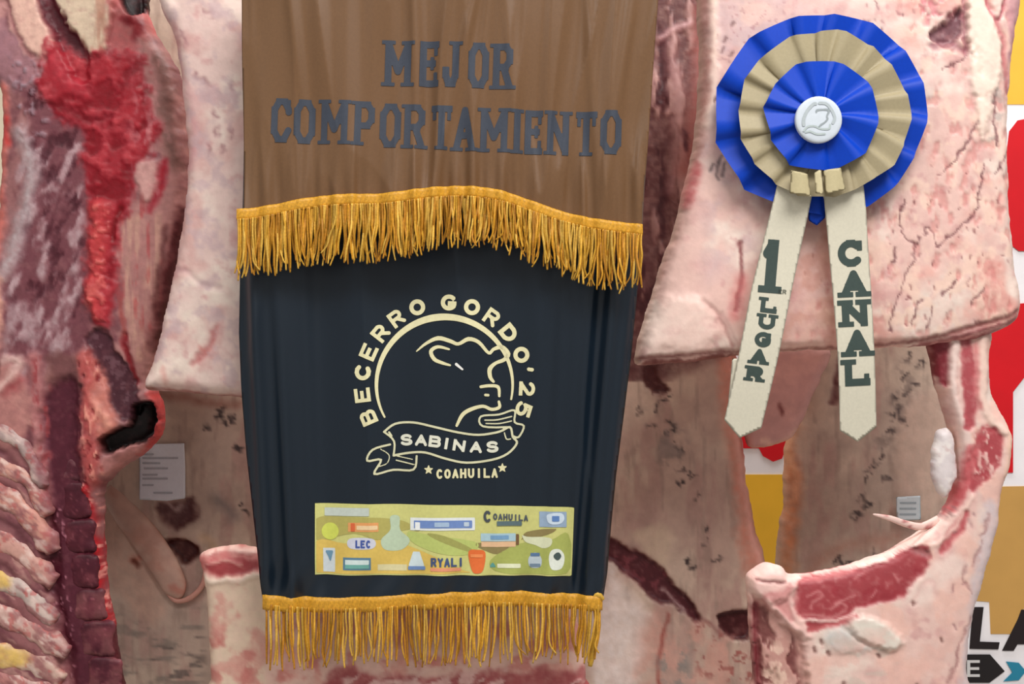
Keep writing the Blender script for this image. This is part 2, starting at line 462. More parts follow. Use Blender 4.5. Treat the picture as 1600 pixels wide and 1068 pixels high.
    c.line([(292, 330), (280, 420), (264, 490), (250, 540)], [6, 13, 13, 6], (74, 24, 28), 6, .95)  # maroon strip, paints the shadowed gap beside side B onto the rim
    c.noise((190, 132, 132), 12, .5, .7, .5, 33, [(225, 60), (262, 90), (284, 240), (262, 330), (215, 330)], 12, .8, 1.6)
    c.noise((168, 60, 64), 16, .55, .7, .5, 34, [(190, 330), (262, 300), (250, 520), (190, 500)], 12, .6, 3)
    # lower right: torn wall with cavity
    c.line([(208, 520), (214, 560), (222, 596)], 4.5, (120, 18, 26), 3, .9, h=-5)
    c.line([(202, 470), (206, 520)], 3, (150, 70, 66), 3, .8)
    c.poly([(148, 530), (166, 516), (182, 520), (204, 562), (230, 618), (222, 640), (208, 655), (190, 640), (172, 600), (160, 572)], (74, 36, 46), 4, 1, 6, -8)
    c.noise((120, 84, 92), 8, .55, .68, .6, 12, [(150, 520), (182, 520), (230, 620), (205, 655), (165, 580)], 5)
    c.poly([(168, 560), (180, 620), (200, 660), (170, 685), (150, 640), (142, 560)], (196, 118, 106), 6, .9)
    c.line([(152, 598), (166, 632), (186, 660)], 5, (226, 160, 140), 4, .7, h=4)
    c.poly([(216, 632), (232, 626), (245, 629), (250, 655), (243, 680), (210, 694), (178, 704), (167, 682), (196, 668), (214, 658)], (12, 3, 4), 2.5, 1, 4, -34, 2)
    c.line([(243, 612), (252, 640), (252, 676), (238, 694), (224, 706)], 5, (188, 66, 66), 3, .95, h=5)
    c.poly([(176, 712), (212, 694), (234, 684), (228, 704), (200, 722), (182, 736), (168, 734)], (188, 126, 122), 4, .95, h=4)
    # spine: right rope of red fat, dark canal, rib heads
    c.line([(150, 560), (146, 640), (150, 700), (152, 745)], [12, 16, 18, 14], (176, 80, 78), 7, .95, h=6)
    c.noise((232, 156, 138), 10, .54, .68, .8, 14, [(134, 560), (166, 560), (174, 750), (134, 750)], 6, .7, 2.2, h=3)
    c.noise((120, 30, 36), 9, .58, .7, .8, 15, [(130, 560), (170, 560), (174, 760), (134, 760)], 6, .7, 2.0, h=-3)
    c.poly([(92, 560), (138, 560), (134, 640), (96, 640)], (132, 86, 82), 8, .8)
    c.poly([(90, 560), (138, 560), (140, 640)], (110, 66, 68), 12, .7)
    c.poly([(88, 610), (138, 600), (142, 740), (156, 850), (172, 960), (196, 1130), (120, 1130), (104, 980), (88, 900), (76, 800), (84, 720)], (82, 30, 44), 10, 1, 6, -10)
    c.line([(70, 560), (76, 620), (78, 700), (88, 780)], [11, 9, 9, 10], (176, 112, 112), 6, .85, h=5)
    c.noise((150, 62, 66), 9, .56, .7, .8, 16, [(66, 560), (92, 560), (96, 800), (70, 800)], 6, .7, 2.4)
    c.line([(84, 790), (92, 860), (100, 930), (116, 1010), (130, 1100)], 10, (66, 12, 26), 6, .95, h=-6)
    c.noise((176, 112, 126), 5, .66, .76, .8, 17, [(80, 780), (116, 780), (134, 1068), (104, 1068)], 6, .8, 1.6, h=2)
    c.line([(146, 760), (154, 850), (164, 940), (174, 980)], [6, 6, 7, 5], (172, 30, 38), 4, .95, h=5)
    c.noise((226, 150, 140), 5, .62, .74, .9, 18, [(138, 740), (160, 740), (178, 985), (154, 985)], 5, .8, 1.6, h=3)
    c.line([(176, 985), (186, 1030), (194, 1100)], 4, (70, 12, 22), 3, .9)
    # chest wall between the ribs
    c.poly([(-70, 640), (60, 650), (86, 760), (90, 880), (116, 1010), (126, 1130), (-70, 1130)], (150, 96, 98), 9, .92)
    c.noise((116, 66, 74), 18, .5, .68, .8, 19, [(-70, 640), (70, 650), (88, 820), (120, 1130), (-70, 1130)], 10, 1.8, .8, rot=.7)
    c.noise((196, 150, 140), 13, .56, .7, .7, 20, [(-70, 560), (66, 560), (88, 820), (120, 1130), (-70, 1130)], 10, 2.0, .7, rot=.7)
    for r in RIBS:
        c.line([(p[0] - 3, p[1] + r[5] * 1.5) for p in r[:5]], 5, (104, 58, 64), 5, .8, 5, -3)  # painted shading: a dark line under each rib
    c.poly([(-40, 560), (20, 560), (60, 600), (70, 660), (30, 690), (-40, 650)], (184, 126, 120), 8, .8, h=4)
    c.line([(8, 582), (14, 566)], 6, (90, 50, 52), 4, .9, h=-5)
    c.line([(28, 560), (50, 566), (20, 606), (6, 626)], 6, (214, 178, 170), 5, .8, h=4)
    c.line([(30, 612), (50, 590)], 7, (160, 78, 80), 6, .8)
OUT_A = [(-70, -70), (232, -70), (230, 0), (245, 55), (274, 100), (290, 150), (300, 215), (304, 285), (300, 345), (284, 430), (266, 490), (252, 540), (238, 590), (247, 612), (256, 640), (254, 676), (240, 696), (222, 712), (196, 726), (178, 745), (164, 765), (160, 820), (166, 880), (172, 940), (182, 1000), (190, 1060), (200, 1140), (-70, 1140), (-70, 700), (-66, 600), (-56, 480), (-14, 400), (2, 360), (6, 300), (9, 240), (10, 190), (4, 140), (-40, 110)]
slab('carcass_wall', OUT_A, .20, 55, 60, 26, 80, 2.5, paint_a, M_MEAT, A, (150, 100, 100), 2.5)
def rib_paint(seed, yellow):
    def f(c):
        c.noise((150, 96, 96), 12, .46, .66, .85, seed, None, 15, 2.2, .8, rot=.65)
        c.noise((226, 200, 190), 10, .52, .68, .7, seed + 3, None, 15, 2.0, .7, rot=.65)
        c.noise((190, 104, 100), 9, .6, .7, .7, seed + 5)
        c.line([(60, 690), (84, 800), (92, 900), (120, 1040)], 10, (130, 70, 78), 10, .7)
        if yellow: c.poly(yellow, (226, 188, 108), 8, .9)
    return f
for i, r in enumerate(RIBS):
    ctr = catmull(r[:5], False, 4); tn = np.gradient(ctr, axis=0); tn /= np.linalg.norm(tn, axis=1)[:, None]
    nm = np.stack([-tn[:, 1], tn[:, 0]], 1)
    wd = np.interp(np.linspace(0, 1, len(ctr)), [0, .3, .55, .8, 1], [1.35, 1.45, 1.15, 1.5, .9])[:, None] * r[5]
    wd = wd * (1 + .12 * np.sin(np.arange(len(ctr)) * 1.7 + i * 2.1))[:, None]
    slab('rib', [tuple(p) for p in np.concatenate([ctr + nm * wd, (ctr - nm * wd)[::-1]])], .151 - .006 * (i == 0), 9 + (i % 3), 14, 11, 20, 2.4, rib_paint(40 + i * 5, r[7]), M_MEAT, A, r[6], 1.5)
VERT = [(116, 676, 22, 27), (116, 729, 23, 26), (119, 783, 24, 28), (125, 838, 24, 27), (133, 891, 24, 26), (143, 943, 25, 26), (153, 998, 26, 28), (165, 1056, 27, 30)]
for i, (a, b, rx, ry) in enumerate(VERT):
    def pv(c, i=i, a=a, b=b):
        c.noise((74, 24, 38), 16, .45, .7, .8, 60 + i)
        c.noise((124, 62, 70), 20, .5, .72, .6, 70 + i)
        c.noise((170, 100, 108), 5, .62, .78, .4, 77 + i)
        c.line([(a - 18, b - 22), (a + 18, b - 22)], 3, (60, 16, 28), 4, .8)
    o = slab('vertebra', [(a - rx, b - ry * .75), (a - rx * .6, b - ry), (a + rx * .6, b - ry), (a + rx, b - ry * .7), (a + rx * .92, b), (a + rx, b + ry * .75), (a + rx * .5, b + ry * .97), (a - rx * .6, b + ry * .97), (a - rx, b + ry * .7), (a - rx * .92, b)], .161, 6, 14, 20, 28, 3.0, pv, M_MEAT, A, (112, 70, 76) if i < 2 else ((80, 28, 40) if i < 5 else (112, 62, 66)), 4.0)

# ---- B: pale side behind the banners: upper flank, rear strip, lower quarter with a cut top
B = empty('beef_side', 400, 0, .07, 'pale fat-covered beef side hanging directly behind the two banners', 'beef side', 'hanging beef sides')
def paint_fat(c, seed):
    c.noise((236, 216, 204), 60, .46, .66, .8, seed)
    c.noise((212, 166, 160), 44, .5, .76, .75, seed + 1)
    c.noise((202, 150, 148), 18, .60, .80, .55, seed + 2)
def paint_b(c):
    paint_fat(c, 80)
    c.line([(268, 20), (262, 90), (272, 140)], 10, (226, 196, 188), 6, .8, h=3)
    c.line([(278, 40), (285, 90), (300, 140)], 4, (198, 142, 142), 4, .6)
    for p, w in (([(288, 60), (299, 75)], 3), ([(312, 118), (322, 130)], 4), ([(326, 132), (335, 140)], 3), ([(328, 30), (342, 33)], 2.5), ([(368, 137), (370, 150)], 4), ([(345, 180), (352, 190)], 4), ([(350, 208), (348, 218)], 3), ([(372, 210), (368, 222)], 3), ([(330, 232), (332, 245)], 2.5), ([(352, 240), (358, 236)], 3)):
        c.line(p, w * .8, (150, 104, 108), 4, .7, 8, -.6, 6)
    c.line([(300, 150), (318, 165), (340, 150)], 10, (206, 156, 156), 10, .7)
    c.line([(306, 180), (312, 230), (304, 262)], 6, (204, 150, 152), 7, .8)
    c.line([(278, 424), (300, 430), (325, 446), (350, 452)], 4, (198, 156, 156), 4, .7, h=-2)
    c.line([(346, 512), (338, 536), (322, 556), (308, 572)], [3, 5, 6, 3], (190, 118, 116), 4, .85, h=-2)
    c.line([(326, 540), (340, 555)], 4, (206, 128, 122), 4, .7)
    c.noise((240, 222, 208), 40, .4, .6, .7, 85, [(230, 480), (372, 400), (372, 610), (236, 600)], 20)
    c.line([(262, 575), (265, 598)], 4, (222, 170, 160), 3, .7)
    c.line([(226, 604), (300, 613), (380, 620), (640, 640)], 3, (150, 92, 84), 2.5, .9, 2)
    c.noise((196, 168, 172), 22, .5, .7, .6, 88)
OUT_B = [(246, -70), (250, 0), (270, 50), (280, 90), (287, 150), (294, 220), (294, 290), (286, 350), (272, 430), (256, 500), (242, 560), (228, 604), (262, 610), (330, 616), (420, 624), (560, 636), (700, 640), (860, 600), (900, 400), (920, 150), (920, -70)]
slab('upper_flank', OUT_B, .075, 42, 42, 22, 130, 2.6, paint_b, M_FAT, B, (226, 196, 188), 1.6, .6)
def paint_b2(c):
    c.poly([(310, 860), (340, 852), (410, 850), (420, 1068), (318, 1068)], (228, 202, 178), 10, .9)
    c.noise((214, 152, 140), 28, .5, .68, .8, 92)
    c.noise((198, 120, 112), 26, .52, .7, .8, 93, [(320, 980), (420, 960), (900, 960), (900, 1130), (320, 1130)], 20)
    c.poly([(300, 840), (470, 840), (470, 896), (420, 888), (350, 898), (322, 896), (312, 876)], (196, 112, 108), 4, .95, 4, -4)
    c.poly([(330, 876), (370, 868), (402, 872), (410, 888), (360, 894), (334, 892)], (168, 66, 70), 4, .95, 4)
    c.line([(316, 862), (345, 856), (372, 852), (404, 858)], 5, (238, 200, 188), 3, .9, h=4)
    c.line([(332, 880), (360, 872), (385, 876)], 2.5, (224, 160, 150), 2, .8, h=2)
    c.line([(324, 898), (350, 902), (412, 892)], 5, (236, 212, 194), 3, .8, h=4)
    c.poly([(530, 1038), (640, 1050), (920, 1040), (920, 1130), (530, 1130)], (162, 78, 80), 8, .9, 10)
    c.noise((226, 188, 180), 22, .56, .66, .8, 95, [(540, 1040), (920, 1040), (920, 1130), (540, 1130)], 8, 1.8, .7, h=4, rot=-.4)
OUT_B2 = [(312, 868), (330, 856), (372, 849), (410, 856), (470, 850), (540, 880), (620, 920), (700, 915), (760, 860), (800, 780), (820, 700), (830, 610), (880, 600), (890, 700), (886, 800), (890, 900), (905, 980), (916, 1060), (920, 1140), (330, 1140), (330, 1060), (326, 980), (320, 900)]
slab('lower_quarter', OUT_B2, .085, 36, 50, 20, 90, 3.0, paint_b2, M_FAT, B, (224, 184, 170), 1.6, .6)

# ---- G: right side with the rosette
G = empty('beef_side', 1300, 0, .06, 'pale pink marbled beef side at right, carrying the blue rosette above its notch', 'beef side', 'hanging beef sides')
def paint_g(c):
    paint_fat(c, 110)
    R_ = [(1380, 0), (1600, 0), (1600, 540), (1240, 540), (1300, 340), (1400, 260)]
    c.noise((222, 156, 144), 55, .42, .66, .65, 113, R_, 40)
    c.noise((240, 206, 188), 20, .5, .66, .7, 114, R_, 40, 1, 1.3)
    c.noise((202, 124, 120), 14, .56, .76, .5, 115, R_, 30, .8, 1.6, h=-2)
    c.noise((206, 176, 176), 40, .42, .6, .7, 116, [(1095, 0), (1260, 0), (1140, 130), (1120, 260), (1180, 400), (1100, 440), (1090, 250)], 25)
    # left flank rim
    c.poly([(1060, -70), (1100, -70), (1104, 100), (1096, 190), (1082, 262), (1060, 360), (1040, 420), (1010, 480), (990, 560), (960, 560), (1000, 440), (1040, 340), (1070, 200)], (168, 118, 110), 7, .75)
    c.line([(1108, -20), (1112, 60), (1110, 130), (1102, 200)], 6, (240, 212, 196), 5, .8, h=3)
    c.line([(1084, 262), (1076, 290), (1070, 325)], [7, 9, 5], (190, 104, 104), 5, .85)
    c.line([(1066, 335), (1050, 400), (1040, 450)], 9, (216, 180, 170), 8, .6)
    for p in ([(1120, 250), (1114, 270), (1116, 286)], [(1126, 262), (1122, 280)], [(1108, 262), (1104, 272)]): c.line(p, 2.2, (112, 92, 92), 2, .8, 2, -1)
    for a, b in ((1113, 160), (1140, 46), (1128, 70), (1137, 92), (1124, 85), (1150, 108), (1088, 30)): c.line([(a, b), (a - 3, b + 5)], 2, (118, 84, 84), 2, .8, 2, -1)
    c.noise((178, 130, 132), 6, .66, .76, .6, 117, [(1110, 20), (1250, 0), (1160, 110), (1120, 150)], 15)
    # wound, arcs, cracks
    c.line([(1148, 384), (1150, 410), (1150, 444), (1142, 486)], [3.5, 2, 3, 4], (122, 62, 64), 2.5, .85, 3, -2)
    c.line([(1152, 440), (1146, 470), (1140, 492)], 10, (206, 118, 116), 7, .6)
    c.line([(1092, 470), (1112, 488), (1126, 512), (1138, 540)], 2, (172, 128, 122), 3, .8, 2, -3)
    c.line([(1120, 490), (1132, 510), (1146, 540)], 1.5, (186, 144, 138), 3, .6, 2, -1.5)
    c.poly([(1040, 470), (1090, 470), (1110, 520), (1090, 545), (1040, 548), (1010, 550), (1012, 520)], (242, 214, 202), 14, .7, h=5)
    CR = (104, 62, 66)
    for p, w in (([(1418, 376), (1408, 423), (1388, 473), (1380, 519)], 2), ([(1426, 372), (1440, 360), (1450, 392)], 1.5), ([(1397, 318), (1393, 360), (1413, 386)], 2), ([(1522, 262), (1507, 330), (1485, 356), (1447, 393)], 2.2), ([(1513, 200), (1500, 224), (1480, 250), (1460, 275)], 2.4), ([(1541, 148), (1536, 180), (1538, 200), (1546, 232)], 3), ([(1383, 390), (1388, 408), (1384, 416)], 3), ([(1440, 480), (1436, 510)], 1.6), ([(1478, 440), (1470, 452), (1456, 462)], 2), ([(1424, 468), (1416, 490), (1414, 505)], 1.5), ([(1520, 455), (1500, 480)], 1.5), ([(1560, 240), (1545, 275)], 2), ([(1505, 90), (1460, 120)], 1.6)):
        c.line(p, w * .5, CR, 1.7, .95, 7, -1.5, 4)
    c.spots(60, (1375, 240, 1570, 510), (1.0, 2.4), (118, 66, 68), 5)
    c.spots(12, (1190, 380, 1310, 510), (1.2, 2.2), (140, 84, 80), 9)
    c.spots(16, (1330, 0, 1460, 60), (1.2, 2.6), (120, 72, 80), 11)
    c.noise((206, 150, 134), 26, .46, .62, .5, 118, [(1230, 330), (1330, 330), (1330, 540), (1210, 540)], 15)
    # top right pocket and fat straps
    c.noise((206, 128, 134), 14, .5, .64, .8, 119, [(1410, -40), (1500, -40), (1500, 40), (1430, 60)], 10, h=-3)
    c.poly([(1440, 62), (1462, 46), (1482, 26), (1486, 55), (1480, 78), (1462, 82), (1446, 76)], (112, 70, 78), 5, .95, 6, -12)
    c.line([(1446, 84), (1470, 82), (1492, 92)], 5, (150, 96, 104), 4, .8, h=-4)
    c.line([(1488, -20), (1490, 30), (1493, 90)], 3, (150, 92, 100), 3, .8, h=-6)
    c.poly([(1497, -10), (1516, -10), (1528, 22), (1545, 48), (1548, 110), (1534, 170), (1520, 226), (1508, 160), (1498, 90)], (244, 222, 206), 5, .95, 6, 6)
    c.poly([(1524, -40), (1560, -40), (1548, 34), (1540, 40)], (242, 214, 202), 4, .95, 4, 5)
    c.line([(1516, -20), (1526, 18), (1541, 44), (1553, 20), (1562, -20)], 3, (184, 100, 108), 3, .9, 4, -5)
    c.line([(1541, 46), (1552, 70), (1556, 110), (1560, 150)], 4, (190, 108, 112), 4, .8, 4, -4)
    c.poly([(1560, -70), (1600, -70), (1596, 100), (1578, 220), (1574, 330), (1566, 220), (1564, 100)], (198, 146, 152), 5, .85)
    c.noise((176, 166, 160), 12, .55, .7, .6, 120, [(1530, 130), (1556, 130), (1552, 230), (1530, 230)], 8)
    # lower rim
    c.line([(990, 560), (1040, 556), (1100, 550), (1170, 548), (1300, 543), (1420, 532), (1500, 512), (1560, 496), (1580, 484)], [3, 2.5, 2, 2, 2, 3, 4, 3, 2], (130, 76, 72), 2.5, .9, 2, -3)
    c.poly([(1004, 563), (1060, 560), (1150, 552), (1150, 580), (1060, 572), (1010, 576)], (120, 60, 58), 3, .95, 3)
    c.poly([(1420, 540), (1500, 518), (1560, 502), (1582, 492), (1576, 510), (1540, 530), (1490, 542), (1440, 548)], (150, 82, 84), 4, .9, 4)
    c.line([(1450, 536), (1500, 526), (1560, 508)], 2, (226, 172, 166), 2, .8)
OUT_G = [(1086, -70), (1088, 0), (1091, 90), (1086, 190), (1076, 256), (1064, 300), (1054, 350), (1036, 400), (1020, 450), (1004, 505), (990, 556), (996, 570), (1030, 568), (1070, 566), (1110, 560), (1160, 555), (1230, 549), (1320, 545), (1420, 541), (1470, 538), (1530, 528), (1575, 508), (1587, 488), (1588, 460), (1580, 420), (1574, 350), (1569, 260), (1570, 160), (1577, 80), (1590, 0), (1594, -70)]
slab('upper_flank', OUT_G, .062, 52, 50, 18, 110, 2.5, paint_g, M_FAT, G, (226, 188, 178), 1.8, .6)
def paint_g2(c):
    paint_fat(c, 140)
    c.noise((236, 190, 176), 40, .45, .6, .7, 143)
    # strip of cut muscle at the right
    c.poly([(1450, 530), (1474, 530), (1478, 560), (1472, 600), (1462, 590), (1454, 560)], (126, 40, 50), 3, .95, 4, -6)
    c.line([(1482, 530), (1480, 580), (1484, 625), (1500, 678), (1498, 740)], [6, 6, 5, 6, 4], (232, 206, 198), 3, .95, 4, 4)
    c.line([(1499, 530), (1505, 580), (1508, 620), (1503, 665)], [9, 11, 11, 8], (170, 76, 82), 3, .95, 4, -2)
    c.line([(1528, 530), (1526, 590), (1526, 630), (1540, 654), (1562, 672)], [6, 7, 7, 6, 5], (236, 204, 190), 3, .95, 4, 4)
    c.line([(1516, 540), (1518, 600), (1520, 640)], 3, (206, 120, 120), 3, .8)
    c.poly([(1524, 664), (1546, 666), (1560, 686), (1552, 722), (1530, 745), (1512, 768), (1506, 730), (1510, 690)], (172, 72, 78), 4, .95, 7, -2)
    c.noise((232, 188, 180), 12, .56, .66, .85, 144, [(1505, 660), (1562, 660), (1555, 730), (1512, 770)], 5, .8, 1.6, h=2)
    c.line([(1508, 700), (1502, 745), (1484, 782), (1466, 806)], [9, 9, 8, 4], (192, 92, 96), 3, .9, 5)
    c.line([(1546, 540), (1548, 600), (1568, 650), (1574, 690), (1566, 740)], 6, (238, 198, 176), 4, .9, h=3)
    c.line([(1500, 800), (1480, 830), (1462, 856)], [7, 9, 5], (180, 84, 88), 3, .95, 4, -4)
    c.line([(1512, 770), (1494, 800), (1470, 835), (1440, 850)], 3.5, (240, 206, 194), 3, .8, h=3)
    # main cut face
    face = [(1232, 940), (1244, 908), (1290, 890), (1353, 880), (1400, 864), (1424, 846), (1440, 852), (1444, 880), (1420, 910), (1380, 932), (1330, 945), (1316, 960), (1284, 972), (1262, 978), (1246, 958)]
    c.poly(face, (158, 60, 66), 3.5, 1, 5, -3, 3)
    c.noise((150, 44, 54), 26, .5, .66, .6, 145, face, 4)
    for p in ([(1256, 926), (1270, 920), (1280, 924), (1264, 936), (1262, 946)], [(1250, 956), (1290, 958), (1316, 948)], [(1330, 900), (1342, 892)], [(1300, 938), (1330, 922)], [(1360, 918), (1352, 928)], [(1292, 946), (1308, 936), (1318, 944)], [(1390, 892), (1396, 900)]): c.line(p, 1.5, (216, 150, 148), 2.2, .65, 5, .5)
    c.line([(1246, 962), (1290, 964), (1328, 954)], 2.6, (240, 204, 196), 2, .9, 2, 2)
    c.line([(1256, 976), (1300, 968), (1330, 956)], 3.5, (178, 82, 84), 2.5, .9, 2)
    c.line([(1228, 902), (1270, 893), (1340, 880), (1400, 858), (1440, 834), (1480, 800)], 3, (242, 212, 202), 2, .95, 2, 5)
    c.line([(1236, 908), (1290, 897), (1330, 888)], 2.5, (196, 110, 110), 2, .8, 2)
    c.line([(1424, 856), (1440, 860)], 5, (150, 92, 92), 3, .9, 2, -3)
    c.poly([(1400, 930), (1446, 885), (1476, 860), (1500, 870), (1480, 900), (1430, 940)], (240, 214, 204), 8, .8)
    # knob and inner left wall
    c.poly([(1164, 886), (1198, 876), (1234, 892), (1240, 912), (1210, 932), (1176, 922)], (238, 196, 188), 6, .9, 4, 8)
    c.line([(1176, 901), (1200, 902), (1220, 904)], 1.8, (140, 86, 84), 1.8, .9, 2, -4)
    c.poly([(1182, 926), (1220, 910), (1238, 916), (1240, 940), (1230, 965), (1204, 950), (1190, 940)], (204, 134, 132), 5, .8, 5)
    c.line([(1194, 930), (1216, 958), (1240, 976), (1256, 986)], 4, (240, 196, 188), 3, .9, 3, 4)
    c.line([(1236, 914), (1230, 936), (1238, 960), (1250, 974)], 4, (236, 192, 184), 3, .85, 3, 3)
    c.poly([(1166, 940), (1192, 938), (1222, 968), (1246, 992), (1256, 1070), (1262, 1140), (1176, 1140)], (196, 146, 136), 6, .95, 6, -12)
    c.noise((110, 56, 54), 18, .54, .66, .8, 146, [(1166, 940), (1192, 938), (1236, 990), (1252, 1130), (1180, 1130)], 6, .7, 1.8, h=-4)
    c.line([(1176, 940), (1178, 1000), (1184, 1060), (1190, 1130)], 5, (118, 42, 48), 4, .85, 4, -4)
    c.noise((238, 206, 186), 14, .56, .66, .7, 147, [(1190, 990), (1240, 1010), (1252, 1130), (1190, 1130)], 8, .8, 1.6)
    # pale lobes on the lower front
    c.poly([(1318, 964), (1340, 956), (1376, 966), (1400, 990), (1392, 1006), (1360, 1004), (1330, 985)], (226, 216, 204), 6, .9, 4, 9)
    c.poly([(1280, 984), (1312, 970), (1340, 994), (1352, 1008), (1300, 1012), (1284, 1000)], (206, 204, 200), 8, .85, 4, 4)
    c.line([(1310, 972), (1340, 996), (1372, 1008)], 2, (184, 172, 164), 3, .7, 2, -4)
    c.line([(1420, 935), (1416, 930), (1444, 902), (1456, 925)], 2, (218, 172, 166), 4, .6, 4, -1)
    c.noise((230, 184, 172), 30, .5, .62, .6, 148, [(1260, 1010), (1480, 940), (1480, 1130), (1260, 1130)], 20)
    c.noise((206, 188, 176), 26, .56, .68, .6, 149, [(1260, 990), (1400, 990), (1400, 1130), (1260, 1130)], 20, 1.6, .8)
    for a, b in ((1264, 1006), (1274, 993), (1286, 1011), (1363, 1015), (1310, 1058), (1424, 1060), (1460, 990), (1416, 934)): c.line([(a, b), (a + 2, b + 4)], 2.4, (120, 84, 78), 2, .85, 2, -2)
    # right rim, lilac grey with cracks
    c.poly([(1530, 780), (1552, 780), (1546, 850), (1526, 940), (1516, 1040), (1512, 1140), (1484, 1140), (1496, 1010), (1506, 930), (1520, 850)], (212, 194, 196), 7, .85)
    for p in ([(1500, 880), (1498, 900), (1506, 915)], [(1506, 960), (1490, 1000), (1478, 1030)], [(1524, 850), (1512, 880)], [(1484, 1010), (1474, 1060)], [(1534, 800), (1522, 830)]): c.line(p, 1.8, (164, 118, 116), 3, .8, 8, -1.5, 4)
    c.spots(14, (1470, 780, 1545, 1060), (1.4, 3), (150, 108, 110), 21)
OUT_G2 = [(1456, 520), (1540, 512), (1543, 560), (1544, 605), (1556, 636), (1572, 662), (1578, 690), (1574, 726), (1562, 765), (1558, 805), (1548, 850), (1538, 890), (1522, 940), (1512, 990), (1506, 1040), (1500, 1140), (1178, 1140), (1176, 1060), (1172, 990), (1168, 940), (1166, 905), (1178, 888), (1200, 879), (1222, 886), (1236, 897), (1290, 890), (1340, 878), (1390, 860), (1430, 838), (1462, 815), (1484, 785), (1492, 750), (1490, 700), (1478, 650), (1464, 600), (1456, 560)]
slab('lower_quarter', OUT_G2, .070, 34, 55, 14, 70, 2.5, paint_g2, M_FAT, G, (230, 194, 184), 1.6, .6)
def lobe(c): c.noise((234, 226, 222), 14, .45, .6, .8, 150); c.noise((206, 176, 174), 10, .6, .7, .6, 151)
slab('fat_lobe', [(1460, 672), (1472, 668), (1484, 676), (1490, 700), (1494, 736), (1488, 762), (1476, 778), (1466, 770), (1456, 750), (1453, 720), (1456, 690)], .060, 16, 10, 14, 20, 2.2, lobe, M_FAT, G, (216, 206, 206), 3)
tube('rib_tip', [(1364, 803, .05), (1390, 809, .052), (1416, 818, .056), (1440, 822, .062), (1466, 812, .068)], [1.2, 4.5, 5.5, 6, 8], M_FAT, G, (230, 196, 186), 10, lambda c: c.noise((168, 96, 96), 8, .55, .68, .8, 152), .6)

# ---- sides hanging further back, in the shade
E = empty('beef_side', 280, 0, .42, 'grey-brown shaded beef side behind, seen below the pale flank left of the navy banner', 'beef side', 'hanging beef sides')
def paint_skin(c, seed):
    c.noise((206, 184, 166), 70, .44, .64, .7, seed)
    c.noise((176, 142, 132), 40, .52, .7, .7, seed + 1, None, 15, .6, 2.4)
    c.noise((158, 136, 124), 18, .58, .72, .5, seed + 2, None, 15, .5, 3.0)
def paint_e(c):
    paint_skin(c, 170)
    c.poly([(150, 770), (215, 790), (260, 850), (270, 940), (240, 960), (170, 880)], (206, 170, 152), 12, .7)
    c.poly([(260, 778), (290, 780), (312, 770), (322, 800), (300, 815), (276, 816), (262, 800)], (86, 48, 48), 6, .95, 10, -8, 1)
    c.line([(270, 778), (286, 790), (296, 784)], 3, (196, 176, 170), 3, .7)
    c.line([(216, 798), (232, 815), (250, 832), (270, 846)], [3, 4, 4, 5], (90, 34, 30), 3, .9, 5, -5)
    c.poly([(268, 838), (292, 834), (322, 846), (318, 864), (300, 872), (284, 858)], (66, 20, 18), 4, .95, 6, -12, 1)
    c.line([(160, 770), (200, 800), (236, 845)], 2, (120, 84, 72), 3, .7)
    c.line([(222, 866), (236, 858), (244, 840)], 4, (190, 110, 92), 5, .7)
    c.line([(224, 866), (230, 876)], 3.5, (100, 48, 36), 3, .9)
    c.line([(330, 830), (345, 845), (340, 868)], 5, (206, 170, 130), 6, .6)
    for p in ([(352, 646), (360, 660)], [(366, 640), (374, 668)], [(330, 660), (336, 670)], [(380, 690), (382, 708)], [(386, 780), (392, 796)], [(350, 640), (364, 634)]): ink(c, p, 4)
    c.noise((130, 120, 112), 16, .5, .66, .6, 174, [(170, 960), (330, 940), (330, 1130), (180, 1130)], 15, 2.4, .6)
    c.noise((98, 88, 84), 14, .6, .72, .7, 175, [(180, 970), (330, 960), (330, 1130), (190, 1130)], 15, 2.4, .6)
    c.line([(250, 612), (300, 622), (380, 628)], 6, (150, 104, 92), 6, .7)
    c.line([(352, 775), (372, 800)], 8, (120, 112, 110), 8, .6)
OUT_E = [(190, -80), (420, -80), (470, 200), (480, 500), (470, 800), (460, 1150), (120, 1150), (126, 900), (120, 700), (130, 500), (160, 200)]
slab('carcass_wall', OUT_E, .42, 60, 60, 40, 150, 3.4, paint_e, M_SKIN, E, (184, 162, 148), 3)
tube('skin_flap', [(168, 762, .372), (196, 800, .366), (232, 846, .358), (258, 886, .352), (274, 918, .352), (280, 934, .354)], [18, 25, 27, 26, 22, 5], M_SKIN, E, (194, 160, 145), 18, lambda c: (c.noise((184, 138, 122), 24, .48, .66, .7, 177), c.line([(268, 916), (284, 926), (296, 910)], 4, (190, 118, 104), 3, .7)), .45)
tube('skin_loop', [(258, 922, .354), (274, 938, .352), (296, 934, .352), (316, 914, .354), (322, 884, .358)], [3, 4, 5, 5, 4], M_SKIN, E, (198, 146, 132), 8)

